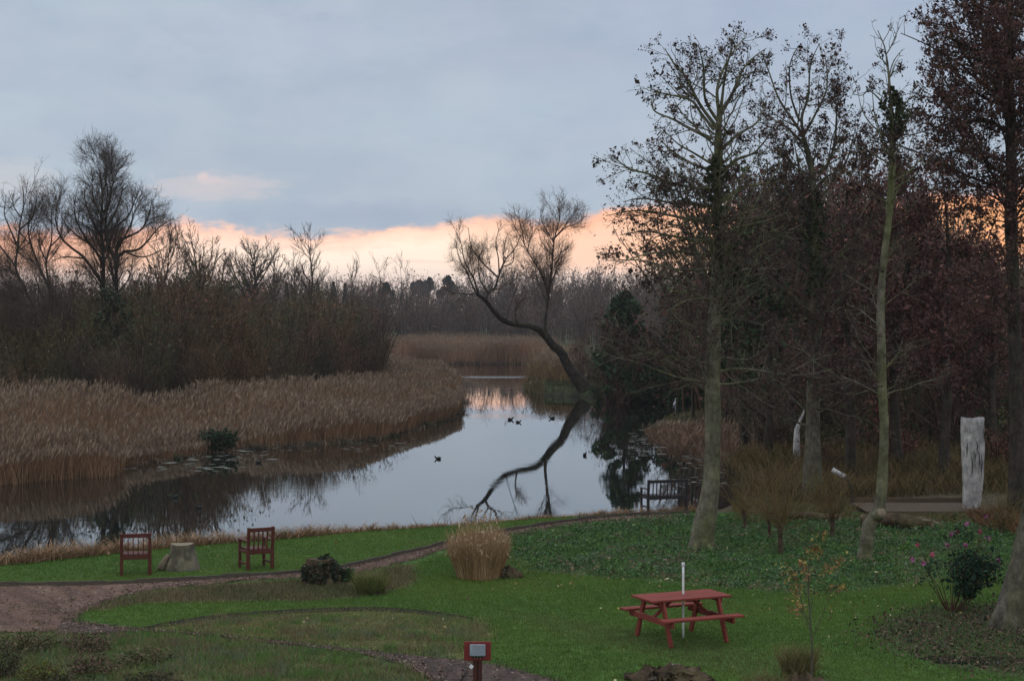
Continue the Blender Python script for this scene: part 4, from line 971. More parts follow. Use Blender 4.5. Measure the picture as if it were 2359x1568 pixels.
# ---- young sapling with a few yellow leaves
def skeleton(root, L0, levels, rng, trunk_mat, twigc, crown_levels_from=2, S0=8, S1=5, leaf=None, names=('trunk', 'crown'), skip=0):
    # L0: list of (points, radii); levels: list of dicts for branch(); returns polylines per level
    K0 = 30
    P = np.stack([resample(p, K0) for p, r in L0]); R = np.stack([np.interp(np.linspace(0, 1, K0), np.linspace(0, 1, len(r)), r) for p, r in L0])
    R = R * (1 + 0.05 * np.sin(np.linspace(0, 19, K0))[None] * rng.uniform(.3, 1, (len(P), 1)) + rng.normal(0, .03, R.shape)); tg = Geo(); V, q = tubes(P, R, S0); ctr_ = np.repeat(P.reshape(-1, 3), S0, 0); V = ctr_ + (V - ctr_) * (1 + rng.normal(0, .035, (len(V), 1))); tg.add(V, q, None, twigc)
    cg = Geo(); lv = [(P, R)]
    for k, d in enumerate(levels):
        d = dict(d); src = d.pop('src', None); extra = d.pop('into', None)
        p0, r0 = lv[-1] if src is None else lv[src]
        if k == 0 and skip: p0, r0 = p0[skip:], r0[skip:]
        Pn, Rn = branch(rng, p0, r0, **d); lv.append((Pn, Rn))
        if len(Pn) == 0: continue
        if extra == 'trunk': V, q = tubes(Pn, Rn, S1); tg.add(V, q, None, twigc)
        else:
            V, q = tubes(Pn, Rn, 4 if Rn.max() > 0.02 else 3)
            c = np.tile(np.asarray(twigc), (len(Pn), 1)) * rng.uniform(0.75, 1.25, (len(Pn), 1))
            cg.add(V, q, None, np.repeat(c, len(V) // len(Pn), 0))
    if leaf:
        for l in leaf:
            Pn = np.concatenate([lv[i][0][:, [0, lv[i][0].shape[1] // 2, -1]] for i in l['lv'] if len(lv[i][0])])
            clump = l.get('clump', 0)
            if clump:
                c0 = along(rng, Pn, l['n'] // clump, l.get('t0', 0.3), 1.0, 0.02)
                cn = rng.integers(1, 2 * clump, len(c0)) * (rng.uniform(0, 1, len(c0)) > .12); pts = np.repeat(c0, cn, 0); pts = pts + rng.normal(0, l.get('spread', 0.1), (len(pts), 3)) * np.repeat(np.sqrt(cn / clump), cn)[:, None]
            else: pts = along(rng, Pn, l['n'], l.get('t0', 0.3), 1.0, l.get('spread', 0.05))
            if 'keep' in l: pts = pts[l['keep'](pts)]
            add_leaves(cg, rng, pts, l['size'], l['cols'], l.get('asp', 0.6), l.get('droop', 0.3))
    tg.build(names[0], trunk_mat, root, True); cg.build(names[1], M_TWIG, root)
    return lv

root = empty('sapling', g(1868, 1575), 'slender young sapling with a few yellow leaves in front of the picnic lawn', 'sapling')
b0 = g(1868, 1575); rel = lambda x, y, D=25.3, dd=0.0: tuple(at(x, y, D + dd) - b0)
skeleton(root, [([(0, 0, 0), rel(1871, 1500), rel(1866, 1420), rel(1862, 1340), rel(1868, 1240)], [0.016, 0.013, 0.010, 0.007, 0.003]),
                ([rel(1871, 1470), rel(1885, 1440), rel(1908, 1380), rel(1925, 1320)], [0.008, 0.006, 0.004, 0.002]),
                ([rel(1868, 1450), rel(1850, 1400), rel(1835, 1330, dd=.1), rel(1822, 1270, dd=.2)], [0.008, 0.006, 0.004, 0.002]),
                ([rel(1866, 1420), rel(1875, 1360, dd=-.1), rel(1890, 1300, dd=-.2), rel(1900, 1250, dd=-.2)], [0.007, 0.005, 0.003, 0.002])],
         [dict(dens=5.5, t0=0.2, t1=1, ang=0.75, lr=0.42, K=5, wig=0.12, up=0.08, rr=0.55, rmin=0.0028), dict(dens=6, t0=0.2, t1=1, ang=0.7, lr=0.45, K=4, wig=0.15, up=0.05, rr=0.6, rmin=0.002)],
         RNG(66), M_BARKM, (0.12, 0.09, 0.065), leaf=[dict(lv=[1, 2], n=560, size=0.025, cols=[(0.34, 0.24, 0.07), (0.28, 0.16, 0.07), (0.30, 0.26, 0.08), (0.24, 0.13, 0.07), (0.20, 0.19, 0.06)], spread=0.03)], names=('trunk', 'leafy_twigs'))

# ---- rose bush with pink flowers
b0 = g(2193, 1408); root = empty('rose_bush', b0, 'dark green rose bush with scattered pink blooms near the right edge', 'shrub')
rel = lambda x, y, dd=0.0: tuple(at(x, y, 31.4 + dd) - b0)
tips = [(2115, 1255, -.2), (2192, 1230, .0), (2182, 1254, .3), (2224, 1254, -.3), (2257, 1224, .1), (2277, 1240, .3), (2270, 1190, -.1), (2227, 1206, .2), (2147, 1277, .2), (2128, 1297, -.3), (2300, 1290, .2), (2330, 1300, 0.1), (2205, 1224, -.1), (2102, 1288, .1)]
mid = (2225, 1330, 0)
L0 = []
for x, y, dd in tips:
    L0.append(([tuple(np.array((0.06, 0, 0)) * (x - 2190) / 60), rel(0.55 * x + 0.45 * 2200, 0.35 * 1400 + 0.65 * 1320, dd * .4), rel(0.85 * x + 0.15 * 2220, y + 30, dd * .8), rel(x, y + 2, dd)], [0.011, 0.008, 0.005, 0.003]))
lv = skeleton(root, L0, [dict(dens=2.6, t0=0.30, t1=1, ang=0.8, lr=0.4, K=4, wig=0.15, up=0.0, rr=0.6, rmin=0.003)], RNG(71), M_POST, (0.05, 0.055, 0.03), leaf=[dict(lv=[1], n=500, size=0.032, cols=[(0.022, 0.055, 0.032), (0.03, 0.07, 0.04), (0.04, 0.06, 0.03)])], names=('stems', 'leafy_shoots'))
geo = Geo(); rr = RNG(72); pt = np.concatenate([leaf_cloud(rr, 1500, (0.50, 0.45, 0.36), rel(2245, 1312), 0.2, 0.4), leaf_cloud(rr, 500, (0.28, 0.3, 0.22), rel(2225, 1355), 0.1, 0.3)])
add_leaves(geo, rr, pt, 0.034, [(0.018, 0.05, 0.032), (0.024, 0.06, 0.036), (0.035, 0.065, 0.03), (0.015, 0.038, 0.025), (0.05, 0.055, 0.03)], 0.6); geo.build('foliage', M_VEG, root)
for k, (x, y, dd) in enumerate(tips):
    geo = Geo(); n = 26; c = np.array(rel(x, y, dd))
    add_leaves(geo, rr, c + norm(rr.normal(0, 1, (n, 3))) * rr.uniform(0.01, 0.042, (n, 1)), 0.022, [(0.42, 0.13, 0.27), (0.36, 0.10, 0.22), (0.48, 0.20, 0.34)] if k % 4 else [(0.48, 0.11, 0.17), (0.40, 0.09, 0.14)], 0.8)
    geo.build('flower', M_VEG, root)

# ---- shrubs in the lower left corner
DK = [(0.05, 0.06, 0.03), (0.065, 0.065, 0.035), (0.10, 0.072, 0.045), (0.038, 0.04, 0.026)]
MX = [(0.11, 0.13, 0.05), (0.15, 0.145, 0.06), (0.17, 0.12, 0.07), (0.08, 0.10, 0.042), (0.20, 0.15, 0.10)]
YG = [(0.13, 0.15, 0.035), (0.10, 0.125, 0.03), (0.16, 0.16, 0.05), (0.12, 0.09, 0.04)]
HE = [(0.16, 0.10, 0.07), (0.12, 0.08, 0.058), (0.10, 0.11, 0.048), (0.19, 0.13, 0.09)]
def lowshrub(x, y, r, h, pal, label, seed, n=1500, sz=0.022):
    leafy('low_shrub', label, 'shrub', g(x, y), (r, r * 0.9, h), n, sz, pal, 30, 'low shrubs in the lower left corner', seed, zc=h * 0.55, asp=0.4)
lowshrub(95, 1580, 0.36, 0.24, YG, 'rounded yellow green dwarf shrub in the bottom left corner', 81)
lowshrub(-5, 1560, 0.36, 0.40, DK, 'nearly black upright shrub on the left edge in the bottom corner', 82)
lowshrub(215, 1555, 0.42, 0.22, HE, 'brown twiggy heather cushion right of the yellow green dwarf shrub', 83)
lowshrub(60, 1500, 0.50, 0.22, MX, 'mottled green and brown low shrub under the bark path at the left edge', 84, 2200)
lowshrub(200, 1500, 0.42, 0.20, HE, 'rusty brown low shrub right of the mottled one, below the bark path', 85)
lowshrub(330, 1530, 0.42, 0.17, MX, 'flat olive cushion plant, rightmost of the corner shrubs', 86)
lowshrub(345, 1590, 0.40, 0.18, DK, 'dark heathery cushion on the bottom edge under the olive cushion plant', 87)
lowshrub(150, 1610, 0.40, 0.24, DK, 'dark clump on the bottom edge in front of the yellow green dwarf shrub', 88)
leafy('low_bush', 'dark green bush growing out of the reeds at the far water edge', 'bush', g(502, 1037, WZ + .05), (0.85, 0.6, 0.48), 1700, 0.06, [(0.022, 0.042, 0.024), (0.03, 0.055, 0.03), (0.04, 0.05, 0.028)], 30, seed=89)

# ---- broken pale trunk, logs, boardwalk at the right
b0 = g(2240, 1180); root = empty('broken_trunk', b0, 'thick bleached white dead trunk snapped off level, right of the boardwalk', 'dead trunk')
top = at(2241, 962, 47)[2]
geo = Geo(); K, S = 22, 28; rr = RNG(91); th = np.linspace(0, 2 * np.pi, S, endpoint=False); rings = []
for k in range(K):
    t = k / (K - 1); r = 0.225 + 0.085 * min(1, t * 1.4); w = 1 + 0.05 * np.sin(3 * th + 2.2 * t) + 0.03 * np.sin(7 * th + 5 * t) + 0.012 * rr.normal(0, 1, S)
    z = np.full(S, top * t) + (0.03 * np.sin(th * 2 + .8) + 0.015 * rr.uniform(-1, 1, S) if k == K - 1 else 0)
    rings.append(np.stack([-0.03 + 0.05 * t + 0.03 * math.sin(t * 5) + r * w * np.cos(th), r * w * np.sin(th), z], 1))
V = np.concatenate(rings); i_ = np.arange(K * S).reshape(K, S); i2 = np.roll(i_, -1, 1)
geo.add(np.concatenate([V, [[0, 0, top - 0.25]]]), np.stack([i_[:-1], i2[:-1], i2[1:], i_[1:]], -1).reshape(-1, 4), [((K - 1) * S + k, (K - 1) * S + (k + 1) % S, K * S) for k in range(S)])
geo.build('trunk', M_BARKP, root, True)
for k in range(9):
    a_ = rr.uniform(-2.6, -0.4); z0 = top * rr.uniform(0.55, 0.93); c = math.cos(a_); s_ = math.sin(a_)
    geo = Geo(); tube1(geo, [(c * 0.325, s_ * 0.325, z0), (math.cos(a_ + .15) * 0.328, math.sin(a_ + .15) * 0.328, z0 - rr.uniform(.08, .22)), (math.cos(a_ + .1) * 0.326, math.sin(a_ + .1) * 0.326, z0 - rr.uniform(.25, .5))], [0.006, 0.012, 0.004], 4, 5, (0.03, 0.027, 0.028)); geo.build('bark_remnant', M_TWIG, root)

def log(name, label, a, b, r0, r1, seed, mat=M_LOG, bend=0.06, split=True):
    a = np.array(a); b = np.array(b); m = (a + b) / 2; root = empty(name, (m[0], m[1], 0), label, 'log')
    o = np.array([m[0], m[1], 0]); ge_ = Geo()
    tube1(ge_, [a - o, (a * .6 + b * .4) - o + [0, 0, bend], b - o], [r0, (r0 + r1) / 2 * 1.05, r1], 14, 12, cap=False, rough=0.05, seed=seed); ge_.build('bark', mat, root, True)
    ge_ = Geo(); d = norm((b - a)[None])[0]
    tube1(ge_, [a - o - d * 0.003, a - o + d * 0.03], [r0 * 0.97], 14, 3); ge_.build('sawn_end', M_ENDGRAIN, root); ge_ = Geo(); tube1(ge_, [b - o - d * 0.03, b - o + d * 0.003], [r1 * 0.97], 14, 3); ge_.build('sawn_end', M_ENDGRAIN, root)
    if split:
        ge_ = Geo(); tube1(ge_, [a * .35 + b * .65 - o + [0, -r1 * .5, r1 * .75], b - o + [0, -r1 * .6, r1 * .6], b - o + d * 0.25 + [0, -r1 * .5, -r1 * .2]], [0.03, 0.035, 0.012], 6, 7); ge_.build('torn_strip', M_ENDGRAIN, root)
log('fallen_log', 'thick fallen log with a torn pale end lying behind the sawn-off tree', at(1985, 1185, 43.6) * [1, 1, 0] + [0, 0, .17], at(2150, 1190, 43.0) * [1, 1, 0] + [0, 0, .15], 0.19, 0.16, 95)
log('fallen_log', 'thin mossy log lying at the lawn edge left of the thicker log', at(1800, 1180, 45.2) * [1, 1, 0] + [0, 0, .09], at(1935, 1180, 44.6) * [1, 1, 0] + [0, 0, .10], 0.09, 0.11, 96, split=False)
b0 = np.array([at(1930, 1090, 48.5)[0], 48.5, 0])
root = empty('white_log', b0, 'short pale sawn branch leaning in the olive sedge left of the sawn-off tree', 'log')
geo = Geo(); tube1(geo, [(at(1917, 1081, 48.5) - b0), (at(1946, 1098, 48.4) - b0)], [0.072, 0.072], 10, 5); geo.build('branch', M_BARKP, root)
geo = Geo(); tube1(geo, [(at(1945, 1097.5, 48.4) - b0), (at(1957, 1110, 48.4) - b0), (at(1966, 1160, 48.4) - b0)], [0.06, 0.05, 0.05], 9, 6); geo.build('barked_end', M_BARKD, root)
b0 = at(1836, 1004, 62) * [1, 1, 0]
root = empty('pale_snag', b0, 'pale split snag of dead wood leaning on the mossy trunk', 'dead branch')
geo = Geo(); tube1(geo, [(0, 0, -0.1), at(1836, 990, 62) - b0, at(1846, 965, 62) - b0, at(1853, 942, 62) - b0], [0.14, 0.13, 0.08, 0.02], 9, 9, rough=0.06); geo.build('snag', M_BARKP, root, True)

root = empty('boardwalk', at(2085, 1170, 47.0) * [1, 1, 0], 'low weathered timber boardwalk behind the fallen log', 'boardwalk')
xl = at(1957, 1151, 48.6)[0] - root.location.x; xr = at(2209, 1151, 48.6)[0] - root.location.x
bm = bmesh.new(); n = 22
for k in range(n): box(bm, (xl + (xr - xl) * (k + 0.5) / n, 0.35, 0.10), ((xr - xl) / n - 0.012, 2.1, 0.035), None, 0.004)
bobj('deck', bm, M_DECK, root)
bm = bmesh.new(); box(bm, ((xl + xr) / 2, 1.45, 0.17), (xr - xl + 0.05, 0.05, 0.15)); bobj('edge_board', bm, M_DECK, root)
bm = bmesh.new(); box(bm, ((xl + xr) / 2, -0.735, 0.03), (xr - xl, 0.045, 0.17)); bobj('fascia', bm, M_DECK, root)
bm = bmesh.new(); box(bm, (xr + 0.06, 1.42, 0.05), (0.09, 0.09, 0.46)); box(bm, (xr + 0.045, 0.35, 0.10), (0.05, 2.0, 0.12)); bobj('side_board', bm, M_DECK, root)

# ---- ducks and heron
def tube_body(segs, S=12):
    P = np.array([s[:3] for s in segs], float); r = np.array([s[3] for s in segs]); return P, r
def duck(label, x, y, rz, s=1.0, c=(0.022, 0.02, 0.02), head=(0.02, 0.022, 0.02)):
    s *= 0.55; loc = g(x, y, WZ); root = empty('duck', loc, label, 'duck', 'ducks on the water', rz)
    ge_ = Geo(); K = 16
    pts = np.array([(-0.24, 0, 0.10), (-0.17, 0, 0.07), (-0.06, 0, 0.055), (0.07, 0, 0.06), (0.125, 0, 0.10), (0.14, 0, 0.14), (0.145, 0, 0.165), (0.165, 0, 0.18), (0.20, 0, 0.172)]) * s
    rad = np.array([0.012, 0.065, 0.105, 0.10, 0.07, 0.05, 0.046, 0.045, 0.018]) * s
    p = resample(pts, K); r = np.interp(np.linspace(0, 1, K), np.linspace(0, 1, len(rad)), rad)
    V, q = tubes(p[None], r[None], 12); cc = np.where((np.repeat(p[:, 2], 12) > 0.13 * s)[:, None], np.array(head), np.array(c))
    t = [(len(V), (k + 1) % 12, k) for k in range(12)] + [(len(V) + 1, (K - 1) * 12 + k, (K - 1) * 12 + (k + 1) % 12) for k in range(12)]
    V = np.concatenate([V, p[:1], p[-1:]]); cc = np.concatenate([cc, [c, head]])
    ge_.add(V, q, t, cc); ge_.build('body', M_FEATHER, root, True)
    ge_ = Geo(); tube1(ge_, np.array([(0.19, 0, 0.174), (0.22, 0, 0.166), (0.245, 0, 0.162)]) * s, np.array([0.016, 0.014, 0.010]) * s, 8, 5, (0.16, 0.12, 0.06)); ge_.build('bill', M_FEATHER, root)
duck('dark duck on open water nearest the left reed bed', 1008, 1057, math.radians(170), 1.15)
duck('dark round duck alone on the right of the open water, seen end on', 1348, 1049, math.radians(70), 1.3)
duck('dark upright duck on the orange reflection, left of a pair', 1177, 967, math.radians(20), 1.5)
duck('dark low duck on the orange reflection, right of a pair', 1195, 973, math.radians(0), 1.25)
duck('faint dark duck in front of the leaning tree trunk reflection', 1271, 964, math.radians(180), 1.4)
duck('dark duck in the shadowed water left of the sky reflection', 401, 1146, math.radians(160), 1.2, (0.02, 0.03, 0.022))
duck('small dark duck trailing a wake beside the bright sky reflection', 457, 1170, math.radians(185), 0.9)
duck('dark duck close to the low reeds by the dark green bush', 597, 1066, math.radians(0), 1.1)
duck('tiny dark duck at the tip of the left reed bed', 1066, 948, math.radians(180), 1.1)

hb = g(1555, 947, WZ); root = empty('heron', hb, 'grey heron standing upright in the dark shallows under the right bank trees', 'heron', None, 0)
def skin_obj(name, verts, edges, radii, mat, parent, sub=2):
    me = bpy.data.meshes.new(name); me.from_pydata(verts, edges, []); o = bpy.data.objects.new(name, me); COL.objects.link(o)
    sk = o.modifiers.new('s', 'SKIN'); sb = o.modifiers.new('u', 'SUBSURF'); sb.levels = sb.render_levels = sub
    for k, r in enumerate(radii):
        me.skin_vertices[0].data[k].radius = (r, r); me.skin_vertices[0].data[k].use_root = (k == 2)
    dg = bpy.context.evaluated_depsgraph_get(); m2 = bpy.data.meshes.new_from_object(o.evaluated_get(dg)); bpy.data.objects.remove(o)
    m2.name = name; m2.materials.clear(); m2.materials.append(mat)
    for p_ in m2.polygons: p_.use_smooth = True
    o2 = bpy.data.objects.new(name, m2); COL.objects.link(o2); o2.parent = parent; return o2
hv = [(-0.10, 0, 0.22), (-0.06, 0, 0.33), (-0.02, 0, 0.45), (0.02, 0, 0.55), (0.03, 0, 0.62), (0.005, 0, 0.69), (0.02, 0, 0.75), (0.075, 0, 0.765), (0.01, 0.03, 0.28), (0.015, 0.03, 0.12), (0.02, 0.03, -0.03), (0.02, -0.03, 0.28), (0.03, -0.03, 0.12), (0.035, -0.03, -0.03)]
he = [(0, 1), (1, 2), (2, 3), (3, 4), (4, 5), (5, 6), (6, 7), (1, 8), (8, 9), (9, 10), (1, 11), (11, 12), (12, 13)]
hr = [0.02, 0.075, 0.09, 0.06, 0.032, 0.03, 0.034, 0.022, 0.03, 0.013, 0.012, 0.03, 0.013, 0.012]
M_HERON = plain_mat('heron_plumage', (0.55, 0.56, 0.61), 0.7, 0.2, 0.2)
skin_obj('body', hv, he, hr, M_HERON, root)
geo = Geo(); tube1(geo, [(0.085, 0, 0.765), (0.15, 0, 0.755), (0.20, 0, 0.745)], [0.016, 0.010, 0.003], 8, 5); geo.build('bill', M_ENDGRAIN, root)
geo = Geo(); tube1(geo, [(0.02, 0.012, 0.785), (-0.05, 0.012, 0.775), (-0.10, 0.01, 0.755)], [0.012, 0.009, 0.003], 6, 5); geo.build('crest', M_DARK, root)
# ================================================================== TREES
def root_at(name, x, y, D, label, cat='tree', group=None, z=None):
    p = at(x, y, D); gz_ = float(gz(np.array([[p[0], p[1]]]))[0]) if z is None else z
    return empty(name, (p[0], D, gz_), label, cat, group), np.array([p[0], D, gz_])

def L_(b0, D, pts, r, rng=None, dep=0.0):
    # limb from sheet points at depth D; dep = how far the tip swings towards (-) or away (+)
    n = len(pts); out = []
    for k, (x, y) in enumerate(pts):
        t = k / (n - 1); out.append(tuple(at(x, y, D + dep * t * t) - b0))
    return (out, r)

def auto_limbs(rng, trunk, n, t0, t1, ln, ang, r, up=0.05, K=7, only=None):
    # extra limbs round a trunk polyline, in all directions
    tp = resample(trunk[0], 40); out = []
    tr = np.interp(np.linspace(0, 1, 40), np.linspace(0, 1, len(trunk[1])), trunk[1])
    for k in range(n):
        t = t0 + (t1 - t0) * (k + rng.uniform(0, 1)) / n; i = min(int(t * 39), 38); p = tp[i]; tan = norm((tp[i + 1] - tp[i])[None])[0]
        az_ = rng.uniform(0, 6.28) if only is None else rng.uniform(*only)
        a = ang + rng.normal(0, 0.15); d = np.array([math.cos(az_) * math.sin(a), math.sin(az_) * math.sin(a), math.cos(a)])
        d = norm((d + 0.3 * tan * math.cos(a))[None])[0]
        l = ln * (1.15 - 0.65 * (t - t0) / max(t1 - t0, .01)) * rng.uniform(0.65, 1.25); pts = [p.copy()]
        for j in range(K - 1):
            d = norm((d + np.array([0, 0, up]) + rng.normal(0, 0.13, 3))[None])[0]; pts.append(pts[-1] + d * l / (K - 1))
        r0 = min(r * l / ln * rng.uniform(.8, 1.2), tr[i] * 0.75); out.append((pts, [r0, r0 * 0.6, r0 * 0.25]))
    return out

TW_ALDER = (0.115, 0.095, 0.080); TW_WIL = (0.13, 0.092, 0.066); TW_RED = (0.16, 0.10, 0.09)
RUST = [(0.125, 0.060, 0.054), (0.16, 0.078, 0.062), (0.10, 0.052, 0.050), (0.145, 0.085, 0.056), (0.08, 0.047, 0.045)]
DKLEAF = [(0.065, 0.046, 0.043), (0.09, 0.055, 0.046), (0.05, 0.04, 0.037), (0.10, 0.065, 0.046)]
IVY = [(0.03, 0.05, 0.024), (0.04, 0.062, 0.026), (0.055, 0.066, 0.03), (0.045, 0.04, 0.028)]

def ivy_on(root, rng, trunk, t0, t1, n, spread, size=0.05, lop=(0, 0, 0)):
    tp = resample(trunk[0], 40); t = rng.uniform(t0, t1, n) * 39; i = np.clip(t.astype(int), 0, 38); p = tp[i] + (t - i)[:, None] * (tp[i + 1] - tp[i])
    w = np.sin((t / 39 - t0) / (t1 - t0) * np.pi)[:, None] ** 0.6
    p = p + norm(rng.normal(0, 1, (n, 3)) + np.array(lop)) * (spread * w * rng.uniform(0.3, 1.0, (n, 1)) + 0.1)
    ge_ = Geo(); add_leaves(ge_, rng, p, size, IVY, 0.75); ge_.build('ivy', M_VEG, root)

# ---- the tall alder right of the bench
D = 39.6; rng = RNG(101)
root, b0 = root_at('alder_tree', 1618, 1265, D, 'tall ivy-hung alder with a smooth grey trunk, first big tree right of the bench')
tr = L_(b0, D, [(1614, 1272), (1622, 1215), (1637, 1120), (1642, 1000), (1642, 880), (1645, 770), (1650, 650), (1655, 560), (1653, 450), (1653, 352), (1655, 300), (1658, 262)], [0.33, 0.235, 0.19, 0.182, 0.178, 0.165, 0.15, 0.13, 0.115, 0.10, 0.09, 0.07])
limbs = [tr]
for pts, r, dp in [
    ([(1640, 320), (1589, 296), (1553, 276), (1508, 256), (1500, 228)], .045, .5), ([(1646, 300), (1617, 264), (1593, 232), (1549, 220), (1516, 212), (1492, 200)], .04, -.6),
    ([(1650, 292), (1612, 240), (1581, 180), (1553, 148), (1532, 112)], .045, .7), ([(1654, 280), (1625, 230), (1621, 160), (1609, 104)], .04, -.7),
    ([(1657, 268), (1689, 212), (1709, 164), (1737, 132), (1765, 112)], .05, .4), ([(1660, 262), (1663, 232), (1673, 160), (1697, 71)], .042, -.4),
    ([(1657, 266), (1653, 200), (1681, 132), (1721, 80)], .042, .9), ([(1652, 440), (1597, 432), (1544, 420), (1492, 400), (1448, 388), (1406, 356)], .05, -.5),
    ([(1652, 395), (1601, 380), (1548, 348), (1516, 316)], .04, .8), ([(1652, 385), (1597, 352), (1560, 330), (1520, 290)], .03, -1.0),
    ([(1654, 480), (1597, 470), (1536, 465), (1476, 457), (1436, 465)], .042, .6), ([(1654, 515), (1569, 501), (1476, 485), (1396, 497)], .042, -.8),
    ([(1654, 560), (1556, 545), (1488, 533), (1428, 541)], .042, .3), ([(1653, 590), (1570, 580), (1490, 585), (1420, 610)], .038, -.5), ([(1652, 620), (1560, 620), (1480, 600), (1395, 600)], .035, .9),
    ([(1655, 405), (1697, 368), (1740, 350), (1780, 300)], .045, -.6), ([(1656, 350), (1700, 310), (1745, 280), (1770, 220)], .04, .9), ([(1655, 470), (1720, 430), (1770, 420), (1800, 370)], .04, .5),
    ([(1654, 540), (1720, 520), (1780, 505), (1830, 480)], .04, -.8), ([(1650, 650), (1720, 620), (1790, 620)], .035, .8), ([(1650, 690), (1590, 690), (1530, 720)], .03, -.8),
    ([(1640, 860), (1600, 838), (1550, 820), (1495, 815)], .025, -.4), ([(1647, 740), (1700, 735), (1760, 750)], .025, -.6)]:
    limbs.append(L_(b0, D, pts, [r, r * .7, r * .45, r * .2], dep=dp * 2))
limbs += auto_limbs(rng, tr, 46, 0.55, 1.0, 2.3, 1.05, 0.034, 0.07) + auto_limbs(rng, tr, 24, 0.36, 0.62, 2.6, 1.3, 0.024, 0.0)
LV_ALDER = [dict(dens=3.6, t0=0.12, t1=1, ang=0.75, lr=0.42, K=6, wig=0.14, up=0.05, rr=0.5, rmin=0.008, into='trunk', lmax=1.7),
            dict(dens=5.6, t0=0.12, t1=1, ang=0.8, lr=0.5, K=5, wig=0.16, up=0.05, rr=0.6, rmin=0.0055),
            dict(dens=6.5, t0=0.1, t1=1, ang=0.8, lr=0.6, K=4, wig=0.18, up=0.04, rr=0.7, rmin=0.0042, lmin=.12)]
skeleton(root, limbs, [dict(d) for d in LV_ALDER], rng, M_BARK, TW_ALDER, skip=1, S0=12, leaf=[dict(lv=[2, 3], n=26000, clump=4, spread=0.035, size=0.027, cols=DKLEAF, t0=0.5), dict(lv=[2], n=1200, size=0.03, cols=RUST)])
ivy_on(root, rng, tr, 0.74, 0.90, 800, 0.24, 0.042, (-.6, -.2, 0)); ivy_on(root, rng, tr, 0.5, 0.75, 500, 0.08, 0.04); 

def flare(root, rad, seed, n=6, mat=M_BARK):
    rng = RNG(seed); ge_ = Geo()
    for k in range(n):
        a = k * 6.283 / n + rng.normal(0, .25); c, s = math.cos(a), math.sin(a); l = rad * rng.uniform(1.5, 2.3)
        tube1(ge_, [(c * rad * .35, s * rad * .35, rad * 1.9), (c * rad * .85, s * rad * .85, rad * .65), (c * l, s * l, -.05)], [rad * .42, rad * .40, rad * .16], 8, 8, rough=.04, seed=seed + k)
    return ge_.build('root_flare', mat, root, True)
flare(root, 0.24, 301)
# ---- second alder behind it
D = 50.0; rng = RNG(102)
root, b0 = root_at('alder_tree', 1872, 1150, D, 'mossy trunked alder with a spreading open crown, second tall tree from the river')
tr = L_(b0, D, [(1870, 1155), (1872, 1080), (1873, 950), (1876, 820), (1880, 700), (1878, 560), (1872, 440), (1868, 381), (1852, 321)], [0.34, 0.24, 0.21, 0.19, 0.17, 0.15, 0.12, 0.10, 0.07])
limbs = [tr]
for pts, r, dp in [([(1852, 321), (1836, 291), (1796, 231), (1771, 165), (1756, 125)], .05, .5), ([(1852, 321), (1847, 271), (1862, 221), (1867, 150), (1888, 100)], .05, -.5), ([(1870, 400), (1902, 385), (1922, 331), (1927, 251), (1922, 216), (1937, 193)], .05, .4),
    ([(1915, 345), (1935, 320), (1952, 301)], .03, .2), ([(1860, 340), (1820, 300), (1790, 280), (1745, 250)], .04, 1), ([(1872, 440), (1900, 410), (1945, 380), (1970, 300)], .04, -1), ([(1850, 315), (1880, 260), (1905, 200), (1900, 120)], .04, 1.2), ([(1842, 280), (1822, 220), (1820, 150), (1840, 105)], .035, -1),
    ([(1876, 520), (1820, 490), (1780, 470), (1740, 420)], .04, -1), ([(1876, 560), (1930, 530), (1980, 500), (2010, 440)], .04, 1)]:
    limbs.append(L_(b0, D, pts, [r, r * .7, r * .45, r * .2], dep=dp * 2))
limbs += auto_limbs(rng, tr, 54, 0.45, 1.0, 2.9, 1.05, 0.035, 0.06) + auto_limbs(rng, tr, 24, 0.22, 0.5, 2.8, 1.3, 0.024, 0.0)
skeleton(root, limbs, [dict(d, dens=d['dens'] * 0.85) for d in LV_ALDER], rng, M_BARKM, TW_ALDER, skip=1, S0=10, leaf=[dict(lv=[2, 3], n=30000, clump=4, spread=0.04, size=0.031, cols=DKLEAF + RUST[:1], t0=0.5), dict(lv=[1, 2], n=2500, size=0.035, cols=RUST, spread=0.1)])
ivy_on(root, rng, tr, 0.55, 0.85, 1400, 0.5, 0.05)

